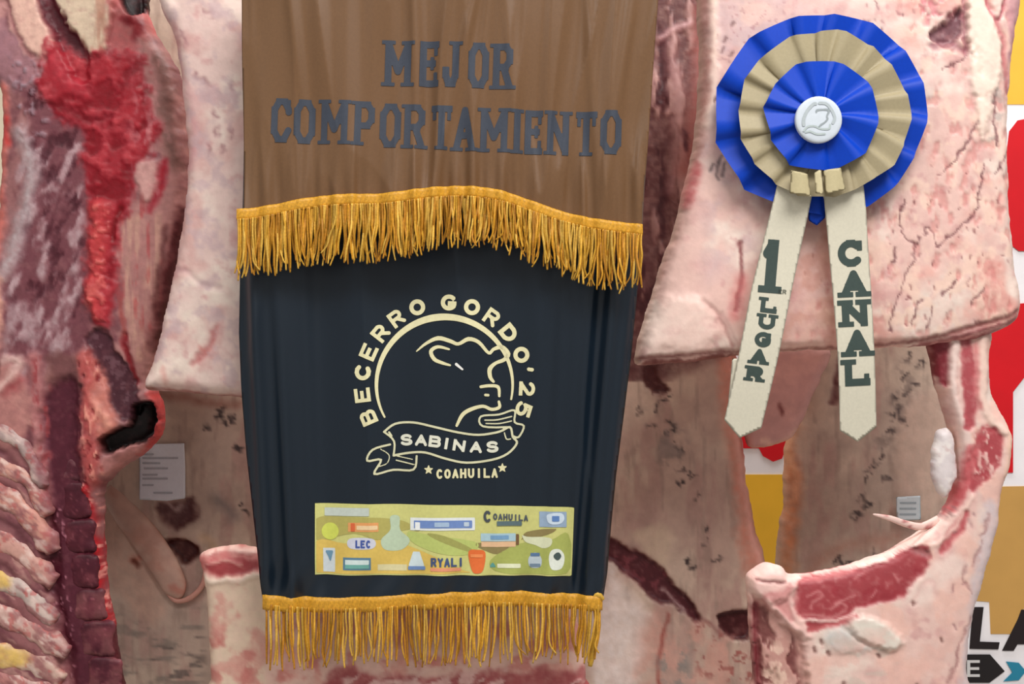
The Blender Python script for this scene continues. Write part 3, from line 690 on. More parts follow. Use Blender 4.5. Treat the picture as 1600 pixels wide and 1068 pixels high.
H1 = empty('beef_side', 1060, 0, .42, 'shaded grey-brown beef side with a maroon slash, just right of the navy banner', 'beef side', 'hanging beef sides')
def paint_h1(c):
    paint_skin(c, 190)
    # upper inner wall, reddish membrane
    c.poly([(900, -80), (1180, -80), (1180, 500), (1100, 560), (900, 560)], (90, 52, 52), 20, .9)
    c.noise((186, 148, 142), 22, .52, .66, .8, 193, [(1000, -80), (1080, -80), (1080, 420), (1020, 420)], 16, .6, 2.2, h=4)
    c.noise((60, 20, 26), 22, .52, .66, .9, 194, [(985, -80), (1050, -80), (1040, 520), (970, 520)], 16, .7, 2.0)  # dark mottling beside the banner, shadow of the gap put into the colour
    c.line([(1030, 70), (1046, 60), (1070, 50)], 5, (190, 150, 150), 4, .8, h=4)
    c.line([(1044, 80), (1052, 150), (1052, 220), (1046, 300)], 8, (170, 130, 128), 7, .7, h=4)
    c.line([(1092, -40), (1086, 120), (1074, 220), (1064, 270)], 12, (150, 88, 82), 10, .8)
    c.line([(1064, 215), (1064, 240)], 4, (70, 24, 30), 3, .8)
    # warm right rim
    c.poly([(1120, 560), (1190, 560), (1190, 900), (1160, 890), (1140, 760)], (206, 132, 112), 14, .8)
    c.line([(1142, 580), (1146, 660), (1162, 780), (1184, 880)], 6, (230, 170, 156), 5, .8, h=4)
    c.line([(1160, 690), (1166, 720)], 5, (196, 60, 60), 4, .8)
    c.poly([(1000, 572), (1020, 576), (1030, 590), (1040, 606), (1014, 612), (1002, 598)], (70, 26, 26), 4, .95, 5, -8)
    for p, w in (([(1018, 622), (1026, 634)], 3), ([(1032, 626), (1036, 620)], 3.5), ([(996, 640), (1002, 636)], 3), ([(1042, 648), (1046, 654)], 2.5), ([(1038, 674), (1048, 690), (1056, 688)], 3), ([(1054, 694), (1062, 702), (1060, 706)], 3), ([(1010, 660), (1016, 658)], 2), ([(1050, 662), (1046, 672)], 3), ([(1054, 724), (1056, 730)], 2.5), ([(1070, 728), (1074, 736)], 2.5), ([(1058, 750), (1066, 744)], 4), ([(1080, 766), (1084, 770)], 2), ([(1060, 742), (1054, 752)], 3), ([(1096, 820), (1098, 826)], 2.6), ([(1070, 868), (1078, 874)], 5), ([(1108, 864), (1110, 868)], 2.6), ([(1100, 838), (1100, 846)], 2)):
        ink(c, p, w)
    c.noise((124, 112, 108), 18, .5, .64, .6, 195, [(1000, 640), (1060, 660), (1080, 760), (1030, 730)], 14)
    c.poly([(984, 824), (1040, 816), (1042, 870), (1030, 876), (990, 840)], (206, 184, 160), 8, .7)
    c.poly([(940, 834), (962, 838), (996, 856), (1024, 876), (1044, 902), (1070, 926), (1088, 954), (1078, 958), (1050, 936), (1022, 930), (1000, 912), (968, 880), (940, 862)], (78, 26, 34), 3.5, 1, 4, -12)
    c.noise((128, 62, 70), 12, .52, .66, .7, 196, [(945, 838), (1000, 858), (1044, 902), (1020, 926), (960, 870)], 5)
    c.line([(1030, 914), (1046, 926), (1064, 944)], 2, (196, 172, 168), 2, .7)
    c.line([(1088, 956), (1104, 966), (1122, 982)], 2, (140, 96, 92), 2.5, .8)
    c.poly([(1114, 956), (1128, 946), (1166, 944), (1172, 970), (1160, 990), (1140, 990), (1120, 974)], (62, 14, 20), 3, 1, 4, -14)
    c.poly([(940, 880), (980, 920), (1010, 960), (990, 1060), (920, 1080)], (228, 214, 208), 14, .8, h=4)
    c.noise((206, 156, 142), 40, .45, .62, .7, 197, [(1000, 940), (1180, 980), (1180, 1130), (980, 1130)], 20)
    c.line([(1040, 950), (1030, 990), (1022, 1030), (1026, 1064)], 2.6, (140, 64, 56), 3, .8, 4)
    c.noise((134, 130, 126), 14, .5, .62, .7, 198, [(1020, 1000), (1070, 1000), (1080, 1090), (1020, 1090)], 12)
    c.noise((150, 84, 78), 9, .6, .7, .8, 199, [(1080, 960), (1170, 1000), (1170, 1060), (1080, 1040)], 10)
OUT_H1 = [(985, -80), (1130, -80), (1150, 100), (1140, 300), (1140, 450), (1152, 570), (1150, 640), (1162, 700), (1168, 760), (1180, 820), (1194, 880), (1196, 960), (1196, 1060), (1200, 1150), (880, 1150), (890, 900), (930, 700), (960, 500), (975, 200)]
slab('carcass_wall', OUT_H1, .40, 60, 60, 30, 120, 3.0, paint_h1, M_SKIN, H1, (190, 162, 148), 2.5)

H2 = empty('beef_side', 1340, 0, .48, 'shaded beef side with diagonal ink marks, seen through the notch below the rosette', 'beef side', 'hanging beef sides')
def paint_h2(c):
    paint_skin(c, 210)
    c.line([(1240, 600), (1224, 700), (1232, 760), (1226, 860), (1230, 900)], [8, 12, 12, 8, 6], (206, 136, 96), 8, .8)
    c.line([(1228, 712), (1236, 740), (1234, 775)], 4, (234, 178, 140), 4, .8, h=4)
    c.line([(1304, 560), (1298, 600), (1290, 625)], 5, (92, 48, 48), 4, .85, h=-4)
    c.poly([(1400, 640), (1456, 610), (1470, 700), (1450, 800), (1396, 800)], (206, 176, 160), 10, .7, h=3)
    for k, p in enumerate([((1396, 575), (1400, 588)), ((1430, 560), (1420, 575)), ((1414, 590), (1420, 600)), ((1398, 610), (1408, 616)), ((1388, 625), (1392, 640)), ((1384, 612), (1390, 622)), ((1378, 650), (1384, 640)), ((1394, 655), (1400, 648)), ((1380, 668), (1384, 680)), ((1366, 704), (1372, 710)), ((1352, 715), (1358, 726)), ((1368, 740), (1374, 745)), ((1346, 735), (1350, 742)), ((1330, 768), (1340, 775)), ((1336, 784), (1344, 778)), ((1322, 800), (1326, 804)), ((1298, 868), (1302, 878)), ((1312, 874), (1318, 878)), ((1356, 852), (1358, 856)), ((1404, 560), (1412, 552))]):
        ink(c, p, 3.4)
    c.noise((120, 104, 98), 16, .5, .64, .5, 213, [(1390, 560), (1430, 560), (1380, 700), (1350, 690)], 12)
    c.line([(1260, 880), (1300, 850), (1390, 830)], 8, (176, 128, 112), 10, .6)
OUT_H2 = [(1190, -60), (1500, -60), (1520, 300), (1500, 560), (1490, 700), (1480, 840), (1470, 1000), (1226, 1000), (1212, 900), (1214, 850), (1222, 790), (1226, 700), (1236, 640), (1226, 560), (1200, 300)]
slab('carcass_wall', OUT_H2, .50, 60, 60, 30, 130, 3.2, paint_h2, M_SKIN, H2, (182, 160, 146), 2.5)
def pflap(c): c.noise((214, 162, 154), 30, .46, .62, .8, 215); c.line([(1212, 632), (1220, 642)], 3, (110, 50, 48), 3, .85); c.line([(1190, 688), (1220, 690), (1244, 672)], 4, (232, 190, 170), 4, .8)
slab('hanging_flap', [(1170, 540), (1290, 540), (1282, 590), (1264, 630), (1252, 662), (1236, 684), (1212, 694), (1186, 698), (1166, 690), (1160, 640)], .38, 26, 26, 22, 50, 3.0, pflap, M_SKIN, H2, (202, 152, 146), 2)

# ================================================================== lettering: stroke glyphs meshed onto a surface
O8 = [(.3, 0), (.7, 0), (1, .22), (1, .78), (.7, 1), (.3, 1), (0, .78), (0, .22), (.3, 0)]
GL = {
 'A': ([[(0, 0), (.5, 1), (1, 0)], [(.2, .33), (.8, .33)]], [(0, 0), (1, 0)], []),
 'B': ([[(0, 0), (0, 1), (.72, 1), (1, .86), (1, .66), (.72, .52), (0, .52)], [(.72, .52), (1, .38), (1, .14), (.72, 0), (0, 0)]], [], []),
 'C': ([[(1, .72), (.98, .8), (.7, 1), (.3, 1), (0, .78), (0, .22), (.3, 0), (.7, 0), (1, .24)]], [], [(1, .74, 1, 1)]),
 'D': ([[(0, 0), (0, 1), (.62, 1), (1, .72), (1, .28), (.62, 0), (0, 0)]], [], []),
 'E': ([[(1, 1), (0, 1), (0, 0), (1, 0)], [(0, .52), (.75, .52)]], [], [(1, .76, 1, 1), (1, 0, 1, .24), (.72, .4, .72, .64)]),
 'G': ([[(1, .74), (.7, 1), (.3, 1), (0, .78), (0, .22), (.3, 0), (.7, 0), (1, .2), (1, .45), (.6, .45)]], [], [(1, .74, 1, 1)]),
 'H': ([[(0, 0), (0, 1)], [(1, 0), (1, 1)], [(0, .5), (1, .5)]], [(0, 0), (0, 1), (1, 0), (1, 1)], []),
 'I': ([[(.5, 0), (.5, 1)]], [(.5, 0), (.5, 1)], []),
 'J': ([[(.85, 1), (.85, .22), (.6, 0), (.25, 0), (0, .22), (0, .34)]], [(.85, 1)], []),
 'L': ([[(0, 1), (0, 0), (1, 0)]], [(0, 1)], [(1, 0, 1, .3)]),
 'M': ([[(0, 0), (0, 1), (.5, .3), (1, 1), (1, 0)]], [(0, 0), (1, 0), (0, 1), (1, 1)], []),
 'N': ([[(0, 0), (0, 1), (1, 0), (1, 1)]], [(0, 0), (0, 1), (1, 1)], []),
 'O': ([O8], [], []),
 'P': ([[(0, 0), (0, 1), (.7, 1), (1, .84), (1, .6), (.7, .44), (0, .44)]], [(0, 0), (0, 1)], []),
 'R': ([[(0, 0), (0, 1), (.7, 1), (1, .86), (1, .64), (.7, .48), (0, .48)], [(.55, .48), (1, 0)]], [(0, 0), (0, 1), (1, 0)], []),
 'S': ([[(1, .78), (.7, 1), (.3, 1), (0, .84), (0, .66), (.3, .55), (.7, .45), (1, .34), (1, .16), (.7, 0), (.3, 0), (0, .22)]], [], []),
 'T': ([[(0, 1), (1, 1)], [(.5, 1), (.5, 0)]], [(.5, 0)], [(0, .74, 0, 1), (1, .74, 1, 1)]),
 'U': ([[(0, 1), (0, .22), (.3, 0), (.7, 0), (1, .22), (1, 1)]], [(0, 1), (1, 1)], []),
 'Y': ([[(0, 1), (.5, .5), (1, 1)], [(.5, .5), (.5, 0)]], [], []),
 '1': ([[(.15, .8), (.55, 1), (.55, 0)]], [(.55, 0)], []),
 '2': ([[(0, .78), (.3, 1), (.7, 1), (1, .8), (1, .62), (0, 0), (1, 0)]], [], []),
 '5': ([[(1, 1), (.05, 1), (0, .56), (.65, .6), (1, .42), (1, .18), (.7, 0), (.3, 0), (0, .18)]], [], []),
 "'": ([[(.5, 1), (.4, .75)]], [], []),
}
SLABK = .74
def arc_pts(cx, cy, rx, ry, a0, a1, n=14):
    return [(cx + rx * math.cos(math.radians(a0 + (a1 - a0) * k / n)), cy + ry * math.sin(math.radians(a0 + (a1 - a0) * k / n))) for k in range(n + 1)]
RND = {     # round-bowled forms
 'O': [arc_pts(.5, .5, .5, .5, 0, 360, 28)],
 'C': [arc_pts(.52, .5, .52, .5, 48, 312, 22)],
 'G': [arc_pts(.52, .5, .52, .5, 48, 325, 22) + [(.98, .44), (.6, .44)]],
 'D': [[(.45, 0), (0, 0), (0, 1), (.45, 1)] + arc_pts(.45, .5, .55, .5, 90, -90)],
 'B': [[(0, .52), (0, 1), (.65, 1)] + arc_pts(.65, .76, .3, .24, 90, -90) + [(0, .52)], [(0, .52), (0, 0), (.68, 0)] + arc_pts(.68, .26, .32, .26, -90, 90)],
 'R': [[(0, 0), (0, 1), (.65, 1)] + arc_pts(.65, .74, .33, .26, 90, -90) + [(0, .48)], [(.5, .48), (1, 0)]],
 'S': [arc_pts(.5, .75, .46, .25, 25, 180, 10) + arc_pts(.5, .75, .46, .24, 180, 262, 6) + arc_pts(.5, .25, .5, .26, 82, 0, 6) + arc_pts(.5, .25, .5, .25, 0, -155, 10)],
 'U': [[(0, 1), (0, .4)] + arc_pts(.5, .4, .5, .4, 180, 360) + [(1, 1)]],
 '2': [arc_pts(.5, .7, .48, .3, 165, -20, 12) + [(0, 0), (1, 0)]],
 '5': [[(.95, 1), (.12, 1), (.05, .52)] + arc_pts(.46, .33, .54, .33, 125, -150, 16)],
}
def glyph_segs(ch, w, h, st, slab_=False, sl=None, rnd=True):
    """segments (ax, ay, bx, by, half width) in a local frame, x right, y down, centred on the box"""
    strokes, feet, ticks = GL[ch]
    if rnd and ch in RND: strokes = RND[ch]
    hs = st / 2; segs = []
    mp = lambda p: (hs + p[0] * (w - st) - w / 2, h / 2 - (hs + p[1] * (h - st)))
    if ch == 'I' and slab_: mp = lambda p: (0, h / 2 - (hs + p[1] * (h - st)))
    for s in strokes:
        for a, b in zip(s[:-1], s[1:]):
            A_, B_ = mp(a), mp(b)
            segs.append((*A_, *B_, hs))
    if slab_:
        t = (sl or st * .55); 
        for f in feet:
            x, y = mp(f); L = st * SLABK
            yy = y + (hs - t / 2) * (1 if f[1] < .5 else -1)
            segs.append((x - L, yy, x + L, yy, t / 2))
        for a in ticks:
            p, q = mp(a[:2]), mp(a[2:]); segs.append((*p, *q, t / 2))
    return segs

def segs_sd(x, y, segs):
    best = np.full(x.shape, -1e9)
    for ax, ay, bx, by, hw in segs:
        ex, ey = bx - ax, by - ay; L = math.hypot(ex, ey)
        if L < 1e-6: continue
        ux, uy = ex / L, ey / L
        u = (x - ax) * ux + (y - ay) * uy; v = -(x - ax) * uy + (y - ay) * ux
        if abs(ex) < 1e-3 or abs(ey) < 1e-3:      # square caps
            dx = np.abs(u - L / 2) - L / 2 - hw * .98; dy = np.abs(v) - hw
            d = np.hypot(np.maximum(dx, 0), np.maximum(dy, 0)) + np.minimum(np.maximum(dx, dy), 0)
        else:
            t = np.clip(u, 0, L); d = np.hypot(u - t, v) - hw
        best = np.maximum(best, -d)
    return best

def sheet(name, sdf, box, h, surf, off, colour, mat, parent, xf=None):
    """flat print: region sd>0 laid on surf(px,py)->(X,Y,Z), lifted by off mm"""
    x, y, s, b_, q = grid_fill(sdf, box, h)
    if len(q) == 0: return None
    if xf: x, y = xf(x, y)
    X, Y, Z = surf(x, y)
    V = np.stack([X, Y - off / 1000.0, Z], 1)
    return make(name, V, q, mat, parent, np.tile(srgb(colour), (len(x), 1)))

def letter(ch, cx, cy, w, h, st, surf, off, colour, mat, parent, ang=0.0, slab_=False, res=1.3, shear=0.0, sl=None, name='letter', rnd=True):
    segs = glyph_segs(ch, w, h, st, slab_, sl, rnd)
    m = st * 1.2 + 2
    ca, sa = math.cos(ang), math.sin(ang)
    def xf(x, y):
        x = x - shear * y
        return cx + x * ca - y * sa, cy + x * sa + y * ca
    return sheet(name, lambda x, y: segs_sd(x, y, segs), (-w / 2 - m, -h / 2 - m, w / 2 + m, h / 2 + m), res, surf, off, colour, mat, parent, xf)

def strokes(name, polys, surf, off, colour, mat, parent, res=1.2):
    """polys: list of (points, widths)"""
    pl = [(catmull(p, False, 4), w) for p, w in polys]
    allp = np.concatenate([p for p, w in pl]); m = 8
    def sdf(x, y):
        b = np.full(x.shape, -1e9)
        for p, w in pl:
            ww = w / 2 if np.isscalar(w) else np.interp(np.linspace(0, 1, len(p)), np.linspace(0, 1, len(w)), w) / 2
            b = np.maximum(b, line_d(x, y, p, ww))
        return b
    return sheet(name, sdf, (allp[:, 0].min() - m, allp[:, 1].min() - m, allp[:, 0].max() + m, allp[:, 1].max() + m), res, surf, off, colour, mat, parent)

def fill(name, pts, surf, off, colour, mat, parent, res=1.6, smoothed=False):
    p = catmull(pts, True, 4) if smoothed else np.asarray(pts, float)
    return sheet(name, lambda x, y: poly_sd(x, y, p), (p[:, 0].min() - res, p[:, 1].min() - res, p[:, 0].max() + res, p[:, 1].max() + res), res, surf, off, colour, mat, parent)

def cloth(name, outline, surf, h, colour, mat, parent, thick=1.6, paint=None):
    p = np.asarray(outline, float)
    x, y, s, bd_, q = grid_fill(lambda a, b: poly_sd(a, b, p), (p[:, 0].min() - h, p[:, 1].min() - h, p[:, 0].max() + h, p[:, 1].max() + h), h)
    X, Y, Z = surf(x, y)
    n = len(x); inner = np.nonzero(~bd_)[0]; rem = np.arange(n); rem[inner] = n + np.arange(len(inner))
    V = np.concatenate([np.stack([X, Y, Z], 1), np.stack([X, Y + thick / 1000, Z], 1)[inner]])
    cv = Canvas(x, y, colour)
    if paint: paint(cv)
    C = srgb(np.clip(cv.c, 0, 1)); C = np.concatenate([C, C[inner]])
    return make(name, V, np.concatenate([q, rem[q][:, ::-1]]), mat, parent, C)

# ================================================================== banners
def bell(v, w): return np.exp(-(v / w) ** 2)
def ridge(x, y, sx, sy, seed):
    n = fbm(x / sx, y / sy, 1.0, seed, 2)
    return 1 - np.abs(2 * n - 1) * 2
def fold_brown(x, y):
    lower = smooth(170, 310, y)
    xl = x + .10 * (y - 150) * np.clip((x - 700) / 300, -1, 1.2)       # drapes fan out from the shoulders
    d = 8.0 * ridge(xl, y, 95, 900, 51) + 4.0 * ridge(xl + .05 * y, y, 44, 420, 54)
    # a few crisp pulls
    for x0, lean, w_, a_ in ((455, .12, 9, 3.0), (648, .05, 10, 3.5), (742, -.22, 8, 4.0), (790, .08, 9, 3.0), (862, -.06, 11, 4.5), (918, .05, 8, 3.0), (985, -.14, 10, 4.5)):
        d = d + a_ * bell(x - (x0 + lean * y), w_) * (.35 + .65 * smooth(330, 30, y))
    # gathers above the fringe, short and uneven
    d = d + lower * 6.0 * ridge(x, y, 30, 260, 58) + lower ** 2 * 1.6 * np.sin(x / 4.6 + 2.5 * np.sin(x / 41.0))
    return d - 4.0
YBR, YNV = -.060, -.010
def surf_brown(x, y):
    X, Z = to_world(x, y, YBR)
    return X, YBR - fold_brown(x, y) * 1.15 / 1000.0, Z
def fold_navy(x, y):
    d = np.zeros_like(x)
    for x0, lean, w_, a in ((405, .02, 20, 9), (455, .0, 28, 6), (540, .03, 40, 3), (690, .0, 60, 3), (845, -.02, 24, 5), (905, -.06, 22, 8), (965, -.08, 18, 9)):
        d = d + a * bell(x - (x0 + lean * (y - 430)), w_)
    for x0, lean, w_, a_ in ((398, .05, 9, 5), (432, .06, 10, 4), (478, .03, 12, 3), (880, -.05, 11, 3.5), (925, -.07, 9, 5), (958, -.09, 9, 5), (985, -.10, 8, 4)):
        d = d + a_ * bell(x - (x0 + lean * (y - 430)), w_)
    low = smooth(850, 935, y)
    d = d + low * (3.4 * np.sin((x + .5 * (y - 900)) / 10.5 + 1.5 * np.sin(x / 60.0)))
    d = d + 6.0 * ridge(x, y, 120, 800, 57)
    return d
def surf_navy(x, y):
    X, Z = to_world(x, y, YNV)
    return X, YNV - fold_navy(x, y) * 1.7 / 1000.0, Z

BN = empty('award_banner', 700, 0, YBR, 'brown satin banner reading MEJOR COMPORTAMIENTO, gold fringed, hanging over the navy one', 'banner', 'award banners')
hem = catmull([(383, 330), (430, 322), (480, 312), (530, 307), (600, 305), (650, 299), (700, 294), (745, 295), (790, 303), (840, 320), (880, 333), (930, 345), (1003, 354)], False, 5)
cloth('satin_cloth', [(377, -70), (378, 100), (381, 250)] + [tuple(p) for p in hem] + [(1006, 300), (1012, 220), (1020, 110), (1028, 0), (1031, -70)], surf_brown, 2.6, (108, 77, 49), M_BROWN, BN)
INK = (58, 64, 76)
def on_cloth_line(text, xs, ys, h, w_of, st, surf, colour, parent, angs=None):
    for k, ch in enumerate(text):
        a = 0 if angs is None else angs[k]
        letter(ch, xs[k], ys[k], w_of(ch), h, st, surf, .8, colour, M_PRINT, parent, a, True, 1.3, rnd=False)
wj = {'M': 41, 'E': 30, 'J': 28, 'O': 32, 'R': 31}
on_cloth_line('MEJOR', [622, 671, 706, 748, 786], [99, 100, 101, 103, 105], 71, lambda c: wj[c], 10.5, surf_brown, INK, BN, [.03] * 5)
wc = {'C': 32, 'O': 33, 'M': 42, 'P': 31, 'R': 32, 'T': 33, 'A': 34, 'I': 12, 'E': 28, 'N': 34}
xs = [440, 476, 523, 570, 610, 648, 690, 726, 772, 808, 834, 872, 916, 954]
ys = [188, 190, 191, 193, 196, 198, 200, 202, 204, 206, 207, 208, 209, 208]
on_cloth_line('COMPORTAMIENTO', xs, ys, 69, lambda c: wc[c], 10.0, surf_brown, INK, BN, [.03] * 14)

def fringe(hem_pts, surf, y0, band, length, n, parent, seed, spread=3.0, lmax=None, sway=0.0, rad=1.75):
    """braided heading plus hanging twisted cords"""
    rr = random.Random(seed)
    hp = np.asarray(hem_pts, float)
    L = np.concatenate([[0], np.cumsum(np.hypot(*np.diff(hp, axis=0).T))])
    # heading: a rounded band with a cord ripple
    m = int(L[-1] / 2.2); V = []; Q = []; C = []
    prof = [(-.50, 0), (-.46, 2.6), (-.2, 3.6), (0, 3.0), (.2, 3.6), (.46, 2.6), (.50, 0)]
    for i in range(m + 1):
        s = L[-1] * i / m; a = np.interp(s, L, hp[:, 0]); b = np.interp(s, L, hp[:, 1])
        X, Y, Z = surf(np.array([a]), np.array([b]))
        for t, hgt in prof:
            x2, z2 = to_world(a, b + t * band, y0)
            V.append((x2, Y[0] - (hgt + .5 * math.sin(i * 1.9 + t * 6)) / 1000 - .0005, z2))
            g = 1 + .14 * math.sin(i * 1.9 + t * 9) + rr.uniform(-.05, .05)
            C.append(srgb((206, 150, 42)) * g)
    k = len(prof)
    for i in range(m):
        for j in range(k - 1): Q.append((i * k + j, (i + 1) * k + j, (i + 1) * k + j + 1, i * k + j + 1))
    make('fringe_heading', V, Q, M_GOLD, parent, np.array(C))
    V = []; Q = []; T = []; C = []; base = 0
    for i in range(n):
        s = L[-1] * (i + rr.uniform(.1, .9)) / n
        a = np.interp(s, L, hp[:, 0]); b = np.interp(s, L, hp[:, 1])
        X, Y, Z = surf(np.array([a]), np.array([b])); yy = Y[0] - rr.uniform(.5, 5.5) / 1000
        clump = math.sin(a / 13.0 + seed) * 4.0 + math.sin(a / 31.0) * 4.0
        ln = length * rr.uniform(.80, 1.0) + (lmax(a) if lmax else 0)
        dx = rr.gauss(0, spread) + clump * .8 + sway
        pts = []
        curl = rr.gauss(0, 2.8); ph = rr.uniform(0, 6)
        for j in range(6):
            t = j / 5
            pts.append((a + dx * t * t + curl * math.sin(t * 4 + ph) * t + rr.gauss(0, .5), b + band * .3 + ln * t, yy - .004 * math.sin(t * 3) * rr.random() + .002 * math.sin(t * 5 + ph)))
        if rr.random() < .22: pts[-1] = (pts[-1][0] + rr.choice((-1, 1)) * rr.uniform(3, 7), pts[-1][1] - rr.uniform(0, 5), pts[-1][2])
        r_ = rad * rr.uniform(.8, 1.15)
        v, q, t_ = tube('x', pts, [r_, r_, r_ * 1.1, r_ * 1.1, r_ * .9, r_ * .7], None, sides=5, raw=True)
        V.append(v); Q.append(q + base); T.append(t_ + base); base += len(v)
        g = rr.uniform(.72, 1.18)
        col = srgb(rr.choice([(206, 156, 50), (196, 140, 36), (216, 172, 72), (184, 126, 34)])) * g
        C.append(np.tile(col, (len(v), 1)))
    o = make('fringe', np.concatenate(V), np.concatenate(Q), M_GOLD, parent, np.clip(np.concatenate(C), 0, .9), np.concatenate(T))
    tag(o, 'gold twisted thread fringe', kind='stuff')
    return o
hem_b = [(p[0] if 384 < p[0] < 1000 else (372 if p[0] < 500 else 1003), p[1] + 6) for p in hem]
fringe(hem_b, surf_brown, YBR, 18, 98, 300, BN, 3, 5.0, lambda a: -16 * math.exp(-((a - 760) / 130) ** 2), -2)

NV = empty('award_banner', 680, 400, YNV, 'navy satin banner with gold calf-head emblem and sponsor strip, hanging below the brown one', 'banner', 'award banners')
nhem = catmull([(414, 936), (460, 940), (520, 943), (580, 941), (640, 938), (720, 934), (800, 933), (870, 936), (940, 937)], False, 5)
cloth('satin_cloth', [(388, 120), (380, 330), (376, 440), (375, 520), (380, 620), (387, 710), (399, 810), (408, 880)] + [tuple(p) for p in nhem] + [(948, 890), (954, 820), (962, 740), (974, 650), (986, 555), (996, 450), (1000, 330), (1004, 120)], surf_navy, 3.2, (15, 28, 40), M_NAVY, NV)
fringe(nhem, surf_navy, YNV, 24, 104, 125, NV, 9, 2.0, lambda a: -4 + 6 * math.sin(a / 50), 0, 1.8)
# side cord hanging from the lower right corner
tube('tassel_cord', [(936, 926, -.03), (930, 940, -.034), (934, 975, -.034), (928, 1010, -.032), (922, 1040, -.03)], [3.5, 4.5, 5, 5, 3.5], M_GOLD, NV, (206, 162, 58), 8)
tube('corner_knot', [(926, 936, -.034), (934, 928, -.038), (942, 936, -.034)], [3, 5, 3], M_GOLD, NV, (216, 172, 66), 8)

# ---- emblem (part) with its lettering and strokes as sub-parts
GOLDP = (226, 220, 176)
EC = (695.0, 601.0)
arc = [(EC[0] + 106 * math.cos(math.radians(t)), EC[1] - 106 * math.sin(math.radians(t))) for t in np.linspace(208, -12, 46)]
aw = np.interp(np.linspace(0, 1, 46), [0, .2, .5, .8, 1], [3, 6.5, 11, 6.5, 3])
emb = strokes('emblem', [(arc, aw)], surf_navy, 1.2, GOLDP, M_FOIL, NV)
emb['label'] = 'pale gold ring emblem with calf head'
q = lambda cx, cy: (500 + cx / 3.14, 430 + cy / 3.14)
qq = lambda L_: [q(*p) for p in L_]
angs = [203, 187, 171, 156.5, 141, 126, 109.5, 87, 70.5, 55, 39, 21.5, 10, -2.5, -17]
for ch, t in zip("BECERROGORDO'25", angs):
    t_ = math.radians(t)
    letter(ch, EC[0] + 128.5 * math.cos(t_), EC[1] - 128.5 * math.sin(t_), 25 if ch in 'OGCD' else 22, 25, 6.6 if ch in 'OGCD' else 5.6, surf_navy, 1.2, GOLDP, M_FOIL, emb, math.radians(90) - t_, False, 1.0)
strokes('calf_outline', [
    (qq([(475, 372), (520, 335), (580, 308), (640, 322), (680, 336), (730, 312), (780, 328), (828, 380), (852, 362), (892, 352), (922, 384), (905, 412), (862, 430), (834, 458), (836, 498), (852, 520)]), [2, 4.5, 6.5, 6, 5, 6.5, 5.5, 4.5, 5, 7, 7.5, 6, 5, 7, 6, 4]),
    (qq([(790, 545), (830, 540), (874, 546), (880, 590)]), [4.5, 5, 5, 4]), (qq([(812, 585), (826, 586)]), 4),
    (qq([(878, 618), (880, 645), (842, 655), (800, 640), (742, 655), (700, 682), (672, 735)]), [4, 5, 5, 5, 6, 6, 4])], surf_navy, 1.2, GOLDP, M_FOIL, emb)
strokes('calf_ear', [(qq([(635, 362), (580, 350), (546, 372), (562, 410), (600, 428), (640, 440)]), [3, 5, 6, 6, 5, 3])], surf_navy, 1.2, GOLDP, M_FOIL, emb)
strokes('calf_eye', [(qq([(670, 435), (700, 460)]), [4.5, 3])], surf_navy, 1.2, (236, 236, 230), M_FOIL, emb)
strokes('scroll', [
    (qq([(316, 766), (370, 727), (460, 720), (560, 740), (680, 768), (780, 780), (880, 764), (932, 742), (946, 790), (966, 820), (920, 872), (840, 902), (720, 916), (620, 896), (520, 866), (440, 868), (362, 882)]), 3.4),
    (qq([(316, 766), (364, 812), (362, 882)]), 3), (qq([(340, 768), (352, 786)]), 3),
    (qq([(345, 828), (262, 852), (236, 905), (302, 902), (270, 970), (360, 952), (460, 950), (476, 884)]), 3.2), (qq([(300, 850), (340, 880), (330, 920), (290, 935)]), 1.6), (qq([(375, 905), (460, 925)]), 2), (qq([(380, 885), (455, 900)]), 1.6),
    (qq([(930, 742), (800, 738), (790, 690), (880, 680), (954, 660), (955, 718), (1000, 736), (975, 790), (948, 786)]), 3), (qq([(810, 708), (870, 706), (940, 690)]), 2.2), (qq([(815, 724), (880, 724), (940, 712)]), 2), (qq([(905, 770), (915, 800), (935, 800)]), 2)], surf_navy, 1.2, (214, 212, 176), M_FOIL, emb, 1.0)
for ch, a, b, r_ in zip('SABINAS', [425, 498, 566, 622, 684, 766, 846], [805, 806, 812, 822, 832, 840, 838], [-.02, .04, .12, .16, .16, .06, -.04]):
    letter(ch, *q(a, b), 19 if ch != 'I' else 8, 18, 4.6, surf_navy, 1.2, (224, 224, 206), M_FOIL, emb, r_, False, 1.0)
for k, ch in enumerate('COAHUILA'):
    letter(ch, 687.5 + k * 12.2, 739 - .2 * k, 10 if ch != 'I' else 5, 15, 3.4, surf_navy, 1.2, GOLDP, M_FOIL, emb, -.01, False, .9)
for sx, sy in (q(535, 950), q(895, 941)):
    st_ = [(sx + (8.5 if k % 2 == 0 else 3.6) * math.sin(k * math.pi / 5), sy - (8.5 if k % 2 == 0 else 3.6) * math.cos(k * math.pi / 5)) for k in range(10)]
    fill('star', st_, surf_navy, 1.2, GOLDP, M_FOIL, emb, .9)

